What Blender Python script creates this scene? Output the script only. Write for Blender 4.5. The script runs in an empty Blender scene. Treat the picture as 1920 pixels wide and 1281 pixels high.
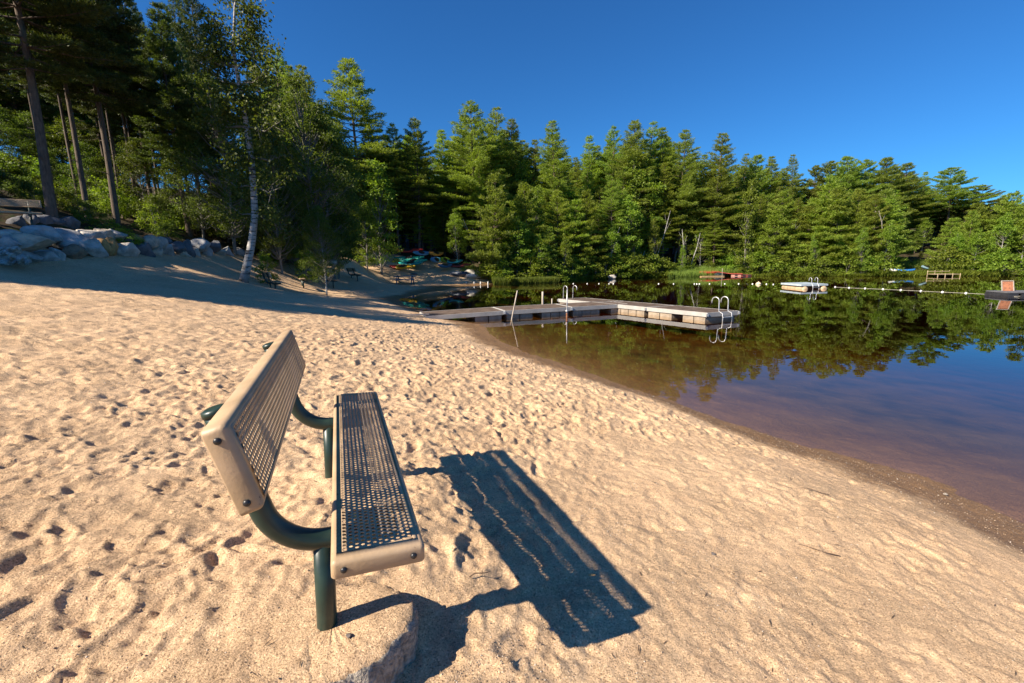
import bpy, bmesh, math, random
import numpy as np
from mathutils import Vector, Matrix
R = math.radians
SC = bpy.context.scene
COL = SC.collection

# ------------------------------------------------------------------ camera, sky, sun, exposure
FPX, PITCH, ROLL, CAMZ = 838.7, 0.1823, -0.0155, 2.19
cam_d = bpy.data.cameras.new("camera")
cam_d.sensor_width = 36.0
cam_d.lens = 36.0 * FPX / 1920.0
cam_d.clip_start = 0.05
cam_d.clip_end = 3000
cam = bpy.data.objects.new("camera", cam_d)
COL.objects.link(cam)
cam.location = (0, 0, CAMZ)
cam.matrix_world = Matrix.Translation((0, 0, CAMZ)) @ Matrix.Rotation(R(90) - PITCH, 4, 'X') @ Matrix.Rotation(ROLL, 4, 'Z')
SC.camera = cam

SUN_AZ, SUN_EL = 1.0749, 0.6558          # azimuth the light travels to (from +Y towards +X), elevation
world = bpy.data.worlds.new("World")
SC.world = world
world.use_nodes = True
wn = world.node_tree
wn.nodes.clear()
wo = wn.nodes.new('ShaderNodeOutputWorld')
wb = wn.nodes.new('ShaderNodeBackground')
sk = wn.nodes.new('ShaderNodeTexSky')
sk.sky_type = 'NISHITA'
sk.sun_disc = False
sk.sun_elevation = SUN_EL
sk.sun_rotation = SUN_AZ + math.pi
sk.air_density = 1.0
sk.dust_density = 0.15
sk.ozone_density = 3.0
tint = wn.nodes.new('ShaderNodeMix')
tint.data_type = 'RGBA'
tint.blend_type = 'MULTIPLY'
tint.inputs[0].default_value = 1.0
tint.inputs[7].default_value = (0.155, 0.46, 0.78, 1)
wn.links.new(sk.outputs[0], tint.inputs[6])
wn.links.new(tint.outputs[2], wb.inputs[0])
wb.inputs[1].default_value = 0.085
wn.links.new(wb.outputs[0], wo.inputs[0])

sun_d = bpy.data.lights.new("sun", 'SUN')
sun_d.energy = 5.0
sun_d.angle = R(0.5)
sun_d.color = (1.0, 0.885, 0.72)
sun = bpy.data.objects.new("sun", sun_d)
COL.objects.link(sun)
SD = Vector((math.sin(SUN_AZ) * math.cos(SUN_EL), math.cos(SUN_AZ) * math.cos(SUN_EL), -math.sin(SUN_EL)))
sun.rotation_euler = SD.to_track_quat('-Z', 'Y').to_euler()

SC.view_settings.view_transform = 'Standard'
SC.view_settings.look = 'None'
SC.view_settings.exposure = 1.02
SC.view_settings.gamma = 1.0
SC.cycles.use_denoising = True
SC.cycles.max_bounces = 8
SC.cycles.transparent_max_bounces = 16
SC.cycles.caustics_reflective = False
SC.cycles.caustics_refractive = False

# ------------------------------------------------------------------ helpers
def ray(u, v):
    U, V = u - 960, v - 640.5
    c, s = math.cos(-ROLL), math.sin(-ROLL)
    U, V = c * U - s * V, s * U + c * V
    return (U / FPX, (FPX * math.cos(PITCH) - V * math.sin(PITCH)) / FPX, (-FPX * math.sin(PITCH) - V * math.cos(PITCH)) / FPX)
def atz(u, v, z=0.0):
    r = ray(u, v); k = (z - CAMZ) / r[2]
    return (r[0] * k, r[1] * k)
def aty(u, v, y):
    r = ray(u, v); k = y / r[1]
    return (r[0] * k, y, CAMZ + r[2] * k)

def tag(o, label=None, cat=None, group=None, kind=None):
    if label: o['label'] = label
    if cat: o['category'] = cat
    if group: o['group'] = group
    if kind: o['kind'] = kind
    return o
def link(name, me, mat=None, parent=None, loc=None):
    o = bpy.data.objects.new(name, me)
    COL.objects.link(o)
    if mat is not None and me is not None and not me.materials: me.materials.append(mat)
    if parent: o.parent = parent
    if loc is not None: o.location = loc
    return o
def empty(name, loc=(0, 0, 0), rz=0.0):
    o = bpy.data.objects.new(name, None)
    COL.objects.link(o); o.location = loc; o.rotation_euler = (0, 0, rz); o.empty_display_size = .2
    return o
def kids(o): return [c for c in COL.objects if c.parent == o]
def copy_tree(o, parent=None, table=None):
    c = o.copy(); COL.objects.link(c)
    if parent: c.parent = parent
    for ch in KIDS.get(o.name, []): copy_tree(ch, c)
    return c
KIDS = {}
def remember(o, depth=0):
    ks = [c for c in bpy.data.objects if c.parent == o]
    KIDS[o.name] = ks
    for k in ks: remember(k)

class MB:
    """collects boxes, tubes and the like, then links them as one mesh object"""
    def __init__(s): s.v = []; s.f = []; s.sm = []
    def add(s, vs, fs, smooth=False):
        n = len(s.v); s.v += [tuple(p) for p in vs]
        for f in fs: s.f.append(tuple(n + i for i in f)); s.sm.append(smooth)
        return s
    def box(s, c, d, m=None):
        cx, cy, cz = c; x, y, z = d[0] / 2, d[1] / 2, d[2] / 2
        vs = [Vector((sx * x, sy * y, sz * z)) for sz in (-1, 1) for sy in (-1, 1) for sx in (-1, 1)]
        if m is not None: vs = [m @ p for p in vs]
        vs = [(p.x + cx, p.y + cy, p.z + cz) for p in vs]
        return s.add(vs, [(0, 2, 3, 1), (4, 5, 7, 6), (0, 1, 5, 4), (2, 6, 7, 3), (0, 4, 6, 2), (1, 3, 7, 5)])
    def hexa(s, b, t):
        """prism between bottom quad b and top quad t (same winding)"""
        return s.add(list(b) + list(t), [(3, 2, 1, 0), (4, 5, 6, 7), (0, 1, 5, 4), (1, 2, 6, 5), (2, 3, 7, 6), (3, 0, 4, 7)])
    def tube(s, pts, r, n=10, caps=True):
        pts = [Vector(p) for p in pts]; k = len(pts)
        rs = r if isinstance(r, (list, tuple)) else [r] * k
        vs = []; ref = None
        for i, p in enumerate(pts):
            t = (pts[min(i + 1, k - 1)] - pts[max(i - 1, 0)]).normalized()
            if ref is None:
                ref = t.cross(Vector((0, 0, 1)) if abs(t.z) < .9 else Vector((1, 0, 0))).normalized()
            ref = (ref - t * ref.dot(t)).normalized(); b = t.cross(ref)
            for j in range(n):
                a = 2 * math.pi * j / n
                vs.append(p + (ref * math.cos(a) + b * math.sin(a)) * rs[i])
        fs = [(i * n + j, i * n + (j + 1) % n, (i + 1) * n + (j + 1) % n, (i + 1) * n + j) for i in range(k - 1) for j in range(n)]
        s.add(vs, fs, True)
        if caps:
            m = len(s.v) - len(vs)
            s.f.append(tuple(m + j for j in reversed(range(n)))); s.sm.append(False)
            s.f.append(tuple(m + (k - 1) * n + j for j in range(n))); s.sm.append(False)
        return s
    def mesh(s, name):
        me = bpy.data.meshes.new(name)
        me.from_pydata(s.v, [], s.f)
        me.polygons.foreach_set('use_smooth', s.sm)
        me.update()
        return me
    def build(s, name, mat, parent=None, bevel=0, loc=None):
        me = s.mesh(name)
        if bevel:
            bm = bmesh.new(); bm.from_mesh(me)
            bmesh.ops.remove_doubles(bm, verts=bm.verts, dist=1e-5)
            es = [e for e in bm.edges if len(e.link_faces) == 2 and e.calc_face_angle() > .6]
            bmesh.ops.bevel(bm, geom=es, offset=bevel, segments=2, affect='EDGES', clamp_overlap=True)
            bm.to_mesh(me); bm.free()
        return link(name, me, mat, parent, loc)

def np_mesh(name, V, F, smooth=False):
    """V (n,3) float, F (m,k) int"""
    me = bpy.data.meshes.new(name)
    V = np.asarray(V, np.float32); F = np.asarray(F, np.int32)
    me.vertices.add(len(V)); me.vertices.foreach_set('co', V.ravel())
    m, k = F.shape
    me.loops.add(m * k); me.loops.foreach_set('vertex_index', F.ravel())
    me.polygons.add(m); me.polygons.foreach_set('loop_start', np.arange(m, dtype=np.int32) * k)
    me.polygons.foreach_set('loop_total', np.full(m, k, np.int32))
    if smooth: me.polygons.foreach_set('use_smooth', np.ones(m, bool))
    me.update(calc_edges=True)
    return me

# value noise on numpy arrays
_tab = np.random.RandomState(5).rand(256, 256)
def vnoise(x, y, seed=0):
    x = x + seed * 17.31; y = y + seed * 9.77
    xi = np.floor(x).astype(int); yi = np.floor(y).astype(int)
    fx = x - xi; fy = y - yi
    fx = fx * fx * (3 - 2 * fx); fy = fy * fy * (3 - 2 * fy)
    a = _tab[xi & 255, yi & 255]; b = _tab[(xi + 1) & 255, yi & 255]
    c = _tab[xi & 255, (yi + 1) & 255]; d = _tab[(xi + 1) & 255, (yi + 1) & 255]
    return (a * (1 - fx) + b * fx) * (1 - fy) + (c * (1 - fx) + d * fx) * fy
def fbm(x, y, o=4, seed=0):
    t = 0; a = .5; w = 0
    for k in range(o):
        t = t + a * (vnoise(x * 2 ** k, y * 2 ** k, seed + k * 3) - .5); w += a; a *= .5
    return t / w

# ------------------------------------------------------------------ materials
def mat(name):
    m = bpy.data.materials.new(name); m.use_nodes = True
    nt = m.node_tree; nt.nodes.clear()
    out = nt.nodes.new('ShaderNodeOutputMaterial')
    b = nt.nodes.new('ShaderNodeBsdfPrincipled')
    nt.links.new(b.outputs[0], out.inputs[0])
    return m, nt, b, out
def node(nt, t, **k):
    n = nt.nodes.new(t)
    for a, b in k.items(): setattr(n, a, b)
    return n
def ramp(nt, src, stops, interp='LINEAR'):
    r = node(nt, 'ShaderNodeValToRGB'); r.color_ramp.interpolation = interp
    el = r.color_ramp.elements
    while len(el) < len(stops): el.new(.5)
    for e, (p, c) in zip(el, stops):
        e.position = p; e.color = (*c, 1) if len(c) == 3 else c
    nt.links.new(src, r.inputs[0]); return r
def mixc(nt, fac, a, b, mode='MIX'):
    m = node(nt, 'ShaderNodeMix', data_type='RGBA', blend_type=mode)
    for i, s in ((0, fac), (6, a), (7, b)):
        if isinstance(s, (int, float)): m.inputs[i].default_value = s
        elif isinstance(s, tuple): m.inputs[i].default_value = (*s, 1)
        else: nt.links.new(s, m.inputs[i])
    return m.outputs[2]
def mth(nt, op, a, b=None):
    m = node(nt, 'ShaderNodeMath', operation=op)
    for i, s in ((0, a), (1, b)):
        if s is None: continue
        if isinstance(s, (int, float)): m.inputs[i].default_value = s
        else: nt.links.new(s, m.inputs[i])
    return m.outputs[0]
def noise(nt, scale, detail=4, vec=None, rough=.55):
    n = node(nt, 'ShaderNodeTexNoise'); n.inputs['Scale'].default_value = scale
    n.inputs['Detail'].default_value = detail; n.inputs['Roughness'].default_value = rough
    if vec: nt.links.new(vec, n.inputs['Vector'])
    return n
def bump(nt, h, dist, strength, b, nrm=None):
    n = node(nt, 'ShaderNodeBump'); n.inputs['Distance'].default_value = dist; n.inputs['Strength'].default_value = strength
    nt.links.new(h, n.inputs['Height'])
    if nrm: nt.links.new(nrm, n.inputs['Normal'])
    if b is not None: nt.links.new(n.outputs[0], b.inputs['Normal'])
    return n.outputs[0]

def simple(name, col, rough=.5, var=.25, scale=6, metal=0, bumpd=0.0, spec=.5, stretch=None, bscale=None):
    m, nt, b, out = mat(name)
    tc = node(nt, 'ShaderNodeTexCoord')
    vec = tc.outputs['Object']
    if stretch:
        mp = node(nt, 'ShaderNodeMapping'); mp.inputs['Scale'].default_value = stretch
        nt.links.new(vec, mp.inputs[0]); vec = mp.outputs[0]
    n = noise(nt, scale, 5, vec)
    r = ramp(nt, n.outputs[0], [(.3, tuple(c * (1 - var) for c in col)), (.7, tuple(min(1, c * (1 + var)) for c in col))])
    nt.links.new(r.outputs[0], b.inputs['Base Color'])
    rr = mth(nt, 'MULTIPLY_ADD', n.outputs[0], .25); nt.nodes[-1].inputs[2].default_value = rough - .12
    nt.links.new(rr, b.inputs['Roughness'])
    b.inputs['Metallic'].default_value = metal
    b.inputs['Specular IOR Level'].default_value = spec
    if bumpd:
        n2 = noise(nt, bscale or scale * 4, 4, vec)
        bump(nt, n2.outputs[0], bumpd, .6, b)
    return m

def make_sand():
    m, nt, b, out = mat('sand')
    geo = node(nt, 'ShaderNodeNewGeometry'); P = geo.outputs['Position']
    sep = node(nt, 'ShaderNodeSeparateXYZ'); nt.links.new(P, sep.inputs[0])
    big = noise(nt, .9, 4, P); med = noise(nt, 7, 5, P); fine = noise(nt, 90, 3, P)
    gr = node(nt, 'ShaderNodeTexVoronoi'); gr.inputs['Scale'].default_value = 230; nt.links.new(P, gr.inputs['Vector'])
    sg = node(nt, 'ShaderNodeSeparateColor'); nt.links.new(gr.outputs['Color'], sg.inputs[0])
    base = ramp(nt, big.outputs[0], [(.3, (.63, .425, .248)), (.7, (.71, .495, .30))]).outputs[0]
    base = mixc(nt, ramp(nt, med.outputs[0], [(.35, (0, 0, 0)), (.7, (.55, .55, .55))]).outputs[0], base, (.50, .335, .205))
    g1 = ramp(nt, sg.outputs[0], [(0, (.2, .17, .16)), (.1, (.55, .52, .48)), (.3, (.9, .9, .9)), (.75, (1.0, 1.0, 1.0)), (.93, (1.2, 1.2, 1.2)), (1, (1.7, 1.72, 1.75))]).outputs[0]
    base = mixc(nt, .8, base, g1, 'MULTIPLY')
    base = mixc(nt, .5, base, ramp(nt, fine.outputs[0], [(.3, (.7, .68, .66)), (.7, (1.2, 1.2, 1.2))]).outputs[0], 'MULTIPLY')
    # wet strip along the water and the lake bed
    wn_ = noise(nt, 2.3, 5, P); wn2 = noise(nt, 14, 4, P)
    h = mth(nt, 'ADD', sep.outputs[2], mth(nt, 'MULTIPLY', mth(nt, 'SUBTRACT', wn_.outputs[0], .5), .16))
    h = mth(nt, 'ADD', h, mth(nt, 'MULTIPLY', mth(nt, 'SUBTRACT', wn2.outputs[0], .5), .07))
    wet = node(nt, 'ShaderNodeMapRange'); wet.inputs[1].default_value = .085; wet.inputs[2].default_value = .165
    wet.inputs[3].default_value = 1; wet.inputs[4].default_value = 0; nt.links.new(h, wet.inputs[0])
    wetc = ramp(nt, fine.outputs[0], [(.3, (.13, .072, .032)), (.7, (.27, .16, .078))]).outputs[0]
    peb = ramp(nt, sg.outputs[1], [(.0, (.25, .2, .2)), (.15, (1, 1, 1)), (.9, (1.1, 1.1, 1.1)), (1, (2.6, 2.6, 2.4))]).outputs[0]
    wetc = mixc(nt, .7, wetc, peb, 'MULTIPLY')
    base = mixc(nt, wet.outputs[0], base, wetc)
    # lake bed: darker silt below the water line
    bed = node(nt, 'ShaderNodeMapRange'); bed.inputs[1].default_value = .0; bed.inputs[2].default_value = -.22
    nt.links.new(sep.outputs[2], bed.inputs[0])
    nb = noise(nt, 1.6, 6, P); bedc = ramp(nt, nb.outputs[0], [(.3, (.045, .033, .010)), (.5, (.082, .060, .018)), (.7, (.115, .085, .027))]).outputs[0]
    base = mixc(nt, bed.outputs[0], base, bedc)
    # forest floor beyond the beach
    at = node(nt, 'ShaderNodeAttribute', attribute_name='forest')
    nf = noise(nt, 3.5, 6, P)
    ff = ramp(nt, nf.outputs[0], [(.3, (.025, .016, .008)), (.5, (.06, .04, .02)), (.62, (.035, .05, .012)), (.8, (.05, .07, .015))]).outputs[0]
    base = mixc(nt, at.outputs['Fac'], base, ff)
    nt.links.new(base, b.inputs['Base Color'])
    rr = node(nt, 'ShaderNodeMapRange'); rr.inputs[3].default_value = .95; rr.inputs[4].default_value = .55
    nt.links.new(wet.outputs[0], rr.inputs[0]); nt.links.new(rr.outputs[0], b.inputs['Roughness'])
    b.inputs['Specular IOR Level'].default_value = .25
    n1 = bump(nt, med.outputs[0], .03, .35, None)
    pt = noise(nt, 1.7, 4, P, .6); ptr = ramp(nt, pt.outputs[0], [(.40, (.15, .15, .15)), (.62, (1, 1, 1))]).outputs[0]
    n2 = noise(nt, 26, 8, P, .72); n2n = bump(nt, mth(nt, 'MULTIPLY', n2.outputs[0], ptr), .042, .8, None, n1)
    n3 = noise(nt, 150, 3, P, .7); bump(nt, n3.outputs[0], .006, .8, b, n2n)
    deb = noise(nt, 19, 7, P, .8); dm = mth(nt, 'MULTIPLY', ramp(nt, deb.outputs[0], [(.56, (0, 0, 0)), (.68, (1, 1, 1))]).outputs[0], ptr)
    for l_ in list(nt.links):
        if l_.to_socket == b.inputs['Base Color']: nt.links.remove(l_)
    nt.links.new(mixc(nt, mth(nt, 'MULTIPLY', dm, .55), base, mixc(nt, 1.0, base, (.52, .46, .42), 'MULTIPLY')), b.inputs['Base Color'])
    return m

def leaf(name, c1, c2, trans=.35, rough=.55):
    m, nt, b, out = mat(name)
    oi = node(nt, 'ShaderNodeObjectInfo'); geo = node(nt, 'ShaderNodeNewGeometry')
    tc = node(nt, 'ShaderNodeTexCoord')
    n = noise(nt, .9, 3, tc.outputs['Object'])
    rpi = mth(nt, 'ADD', mth(nt, 'MULTIPLY', geo.outputs['Random Per Island'], .45), mth(nt, 'MULTIPLY', n.outputs[0], .55))
    r = ramp(nt, rpi, [(.2, c1), (.75, c2)]).outputs[0]
    hs = node(nt, 'ShaderNodeHueSaturation')
    hs.inputs['Hue'].default_value = .5
    nt.links.new(mth(nt, 'ADD', mth(nt, 'MULTIPLY', oi.outputs['Random'], .035), .4825), hs.inputs['Hue'])
    nt.links.new(mth(nt, 'ADD', mth(nt, 'MULTIPLY', oi.outputs['Random'], .5), .75), hs.inputs['Value'])
    nt.links.new(r, hs.inputs['Color'])
    nt.links.new(hs.outputs[0], b.inputs['Base Color'])
    b.inputs['Roughness'].default_value = rough
    b.inputs['Specular IOR Level'].default_value = .3
    tr = node(nt, 'ShaderNodeBsdfTranslucent'); 
    nt.links.new(mixc(nt, 1.0, hs.outputs[0], (1.3, 1.35, .5), 'MULTIPLY'), tr.inputs[0])
    mx = node(nt, 'ShaderNodeMixShader'); mx.inputs[0].default_value = trans
    nt.links.new(b.outputs[0], mx.inputs[1]); nt.links.new(tr.outputs[0], mx.inputs[2]); nt.links.new(mx.outputs[0], out.inputs[0])
    return m

def make_birch_bark():
    m, nt, b, out = mat('birch_bark')
    tc = node(nt, 'ShaderNodeTexCoord'); mp = node(nt, 'ShaderNodeMapping')
    mp.inputs['Scale'].default_value = (1.2, 1.2, 7); nt.links.new(tc.outputs['Object'], mp.inputs[0])
    n = noise(nt, 1.6, 6, mp.outputs[0], .65); n2 = noise(nt, 9, 4, tc.outputs['Object'])
    c = ramp(nt, n.outputs[0], [(.40, (.035, .03, .028)), (.48, (.42, .40, .37)), (1, (.62, .60, .56))]).outputs[0]
    c = mixc(nt, .5, c, ramp(nt, n2.outputs[0], [(.3, (.7, .68, .66)), (.7, (1, 1, 1))]).outputs[0], 'MULTIPLY')
    sep = node(nt, 'ShaderNodeSeparateXYZ'); nt.links.new(tc.outputs['Object'], sep.inputs[0])
    mr = node(nt, 'ShaderNodeMapRange'); mr.inputs[1].default_value = .75; mr.inputs[2].default_value = .1
    nt.links.new(mth(nt, 'ADD', sep.outputs[2], mth(nt, 'MULTIPLY', n2.outputs[0], .3)), mr.inputs[0])
    c = mixc(nt, mth(nt, 'MULTIPLY', mr.outputs[0], .75), c, (.05, .045, .04))
    nt.links.new(c, b.inputs['Base Color']); b.inputs['Roughness'].default_value = .7
    bump(nt, n.outputs[0], .02, .4, b)
    return m

def make_water():
    m, nt, b, out = mat('water')
    nt.nodes.remove(b)
    geo = node(nt, 'ShaderNodeNewGeometry')
    mp = node(nt, 'ShaderNodeMapping'); mp.inputs['Scale'].default_value = (.35, 1.3, 1); mp.inputs['Rotation'].default_value = (0, 0, R(-12))
    nt.links.new(geo.outputs['Position'], mp.inputs[0])
    n1 = noise(nt, 1.1, 3, mp.outputs[0]); n2 = noise(nt, .12, 2, geo.outputs['Position'])
    amp = ramp(nt, n2.outputs[0], [(.4, (.25, .25, .25)), (.65, (1, 1, 1))]).outputs[0]
    nb = bump(nt, mth(nt, 'MULTIPLY', n1.outputs[0], amp), .0034, 1.0, None)
    fr = node(nt, 'ShaderNodeFresnel'); 
    # unrefracted rays from below meet the surface with the same Fresnel factor as those from above
    ior = mth(nt, 'MULTIPLY_ADD', geo.outputs['Backfacing'], 1 / 1.33 - 1.33); nt.nodes[-1].inputs[2].default_value = 1.33
    nt.links.new(ior, fr.inputs[0]); nt.links.new(nb, fr.inputs['Normal'])
    gl = node(nt, 'ShaderNodeBsdfGlossy'); gl.inputs['Roughness'].default_value = 0.0; gl.inputs[0].default_value = (.95, .97, 1, 1)
    nt.links.new(nb, gl.inputs['Normal'])
    tp = node(nt, 'ShaderNodeBsdfTransparent'); tp.inputs[0].default_value = (.97, .92, .84, 1)
    mx = node(nt, 'ShaderNodeMixShader')
    nt.links.new(fr.outputs[0], mx.inputs[0]); nt.links.new(tp.outputs[0], mx.inputs[1]); nt.links.new(gl.outputs[0], mx.inputs[2])
    nt.links.new(mx.outputs[0], out.inputs[0])
    va = node(nt, 'ShaderNodeVolumeAbsorption'); va.inputs[0].default_value = (.82, .60, .22, 1); va.inputs[1].default_value = .8
    nt.links.new(va.outputs[0], out.inputs['Volume'])
    return m

SAND = make_sand()
WATER = make_water()
BIRCH = make_birch_bark()
BARK = simple('pine_bark', (.13, .095, .07), .9, .45, 5, bumpd=.03, stretch=(3, 3, .6))
GREYBARK = simple('grey_bark', (.22, .20, .17), .9, .35, 5, bumpd=.02, stretch=(3, 3, .6))
PINE = leaf('pine_needles', (.12, .175, .032), (.30, .36, .06), .48)
PINE2 = leaf('yellow_green_needles', (.14, .20, .028), (.33, .39, .055), .48)
PINESHADE = leaf('shaded_pine_needles', (.05, .075, .02), (.13, .165, .032), .3)  # needle green darkened so the colour carries the left wood's shade
DECID = leaf('broad_leaves', (.11, .17, .02), (.27, .36, .04), .48)
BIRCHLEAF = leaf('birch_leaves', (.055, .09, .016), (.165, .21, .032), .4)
SHRUBM = leaf('shrub_leaves', (.11, .17, .02), (.26, .33, .04), .45)
REED = leaf('reed_blades', (.14, .20, .035), (.26, .34, .07), .4)
TAN = simple('tan_coated_metal', (.43, .30, .175), .5, .16, 7, bumpd=.0015, bscale=90)
# worn spots where the coating has chipped, and sandy dust
_nt = TAN.node_tree; _b = [n for n in _nt.nodes if n.type == 'BSDF_PRINCIPLED'][0]; _src = _b.inputs['Base Color'].links[0].from_socket
_tc = node(_nt, 'ShaderNodeTexCoord'); _n1 = noise(_nt, 34, 6, _tc.outputs['Object'], .7); _n2 = noise(_nt, 5, 5, _tc.outputs['Object'], .6)
_c = mixc(_nt, ramp(_nt, _n1.outputs[0], [(.655, (0, 0, 0)), (.68, (.8, .8, .8))]).outputs[0], _src, (.10, .045, .03))
_c = mixc(_nt, ramp(_nt, _n2.outputs[0], [(.5, (0, 0, 0)), (.7, (.45, .45, .45))]).outputs[0], _c, (.50, .36, .25))
_nt.links.new(_c, _b.inputs['Base Color'])
GREEN = simple('dark_green_paint', (.016, .036, .028), .36, .3, 10, spec=.5)
BLACK = simple('black_bolt', (.02, .02, .022), .35, .2, 20)
CONC = simple('rough_concrete', (.36, .31, .25), .95, .5, 45, bumpd=.05, bscale=60)
DECK = simple('weathered_deck_boards', (.12, .088, .070), .95, .35, 3, bumpd=.01, stretch=(1, 1, 1), bscale=30, spec=.1)
FASCIA = simple('grey_dock_edging', (.42, .40, .37), .7, .15, 4, bumpd=.004)
FLOAT = simple('tan_dock_float', (.34, .27, .20), .6, .3, 5)
ALU = simple('aluminium', (.52, .52, .52), .42, .12, 10, metal=.6)
RUST = simple('rusty_iron', (.22, .09, .04), .8, .4, 20)
WOODPOLE = simple('grey_weathered_pole', (.42, .36, .30), .85, .3, 8, stretch=(4, 4, .6))
WHITE = simple('white_plastic', (.8, .79, .75), .4, .06, 10)
ROPE = simple('pale_rope', (.45, .42, .34), .9, .2, 20)
BLUEGREY = simple('blue_grey_paint', (.10, .15, .24), .6, .2, 10)
def paint(name, c, r=.35): return simple(name, c, r, .12, 5)

# ------------------------------------------------------------------ terrain heights
CP = []
shore = [(1920,975),(1780,915),(1700,885),(1600,862),(1440,815),(1300,768),(1200,735),(1100,700),(1000,665),(950,645),(915,624),(900,610),
         (860,601),(820,591),(785,582),(762,574),(755,566),(756,558),(785,551),(830,545),(880,537),(930,532),(1035,528),(1110,524),(1200,520.5),
         (1300,518),(1371,517.6),(1450,517.6),(1600,518),(1750,517.5),(1900,517)]
SHORE = [atz(*p) for p in shore]
for x, y in SHORE: CP.append((x, y, 0))
for p in [(4.25,2.4),(4.3,.5),(4.6,-3),(6,-12),(9,-30),(14,-80),(56,43),(80,44),(120,48),(200,60)]: CP.append((*p, 0))
def G(u, v, y): CP.append(aty(u, v, y))
for p in [(455,528,19),(518,545,21),(565,537,25),(622,537,28),(668,525,33),(760,535,37),(700,520,38),(770,509,44),(830,506,45),(875,518,42.5),
          (650,497,42),(0,522,9),(0,500,12.5),(150,488,15),(250,483,17),(350,481,20.5),(430,479,24),(510,490,28),(600,500,34)]: G(*p)
CP += [(-.9,1.5,.86),(-.6,2.2,.84),(-1.25,2.6,.86),(.0,1.5,.69),(.5,2.0,.60),(.2,2.8,.60),(1,1.2,.54),(2,2.2,.42),(2.6,3.0,.36),(-.1,4,.62),(-2,5,.88),(-1.5,8,.60),
       (-3,3,1.0),(-4,1,1.15),(-6,4,1.45),(-4.5,8,1.1),(-4.5,13,.62),(-8,16,1.0),(-7,21,.42),(-8,28,.35),
       (-.5,0,.85),(2,0,.55),(0,-3,.9),(-6,-4,1.6),(-12,-2,2.4),(-14,5,2.5),(2,-12,1.0),(-10,-15,2.6),
       (3.2,3.2,.18),(1.6,6.2,.26),(.2,8.2,.26),(-2.2,13,.27),
       (5.6,3.6,-.12),(4.6,5.4,-.14),(3.8,7,-.14),(3.0,9,-.16),(1.8,11.5,-.18),(.8,14.5,-.2),(2.5,17,-.35),(7,7,-.32),(7,12,-.45),(9,3,-.4),(12,8,-.9),(7,18,-.8),(12,16,-1.2),(6,22,-.9),
       (-1.5,18,-.2),(-3,24,-.35),(0,22,-.5),(-2,30,-.45),(2,30,-.9),(1,37,-.5),(10,30,-1.6),(8,40,-.9),(20,25,-2.2),(20,38,-1.2),(35,30,-2.2),(35,36,-1.1),(50,30,-2),(60,0,-3),(30,0,-2.8),(30,-40,-3),(100,0,-3),(20,-10,-2),(10,-6,-.8),
       (-16.8,12,3.6),(-16.5,16,3.7),(-17,20,3.7),(-17.5,25,3.7),(-17,32,3.0),(-13,38,2.2),(-14,46,2.7),(-25,10,6),(-26,20,6.3),(-26,30,6),(-40,20,9),(-40,0,8),(-60,40,13),(-25,50,5),(-24,-8,5),
       (-6,50,2.0),(-9,56,3.0),(0,47,.9),(2,56,2.4),(12,53,1.1),(14,62,2.6),(25,54,1.2),(28,62,2.8),(40,50,1.0),(42,58,2.6),(60,50,1.5),(60,60,4),(90,55,5),(0,80,7),(40,80,7.5),(-40,80,12),(80,90,9),(150,80,9),(-10,120,12),(60,130,12)]
CP = np.array(CP)
def _tps_fit(C):
    n = len(C); d = np.hypot(C[:, None, 0] - C[None, :, 0], C[:, None, 1] - C[None, :, 1])
    K = np.where(d > 0, d * d * np.log(np.maximum(d, 1e-9)), 0) + np.eye(n) * .02
    Pm = np.c_[np.ones(n), C[:, 0], C[:, 1]]
    A = np.block([[K, Pm], [Pm.T, np.zeros((3, 3))]])
    return np.linalg.solve(A, np.r_[C[:, 2], 0, 0, 0])
W_ = _tps_fit(CP)
def base_h(x, y):
    x = np.asarray(x, float); y = np.asarray(y, float); sh = x.shape; x = x.ravel(); y = y.ravel()
    out = np.empty(len(x))
    for i in range(0, len(x), 40000):
        a, b = x[i:i + 40000], y[i:i + 40000]
        d2 = (a[:, None] - CP[None, :, 0]) ** 2 + (b[:, None] - CP[None, :, 1]) ** 2
        out[i:i + 40000] = (.5 * d2 * np.log(np.maximum(d2, 1e-12))) @ W_[:-3] + W_[-3] + W_[-2] * a + W_[-1] * b
    return np.clip(out, -3.2, 14).reshape(sh)
def gz(x, y): return float(base_h(np.array([x]), np.array([y]))[0])

# bench frame of reference (needed to shape the sand round its posts)
BQ = dict(Hb=1.3983, X=-.5553, Y=1.1404, phi=-.366, Ws=.2737, t=.0575, zs=.5457, bx=-.1553, bz=.1963, ba=.2972, Wb=.258, bt=.0456, bl=.0054)
ld = Vector((math.sin(BQ['phi']), math.cos(BQ['phi']), 0)); wd = Vector((math.cos(BQ['phi']), -math.sin(BQ['phi']), 0))
bup = (Vector((0, 0, 1)) + BQ['bt'] * wd + BQ['bl'] * ld).normalized()
wd2 = (wd - bup * wd.dot(bup)).normalized(); ld2 = bup.cross(wd2)
BO = Vector((BQ['X'], BQ['Y'], CAMZ - BQ['Hb']))
def Bp(w, l, z): return BO + wd2 * w + ld2 * l + bup * z
POST1 = Bp(-.03, .30, .11); POST2 = Bp(-.03, 1.53, .12)

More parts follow.
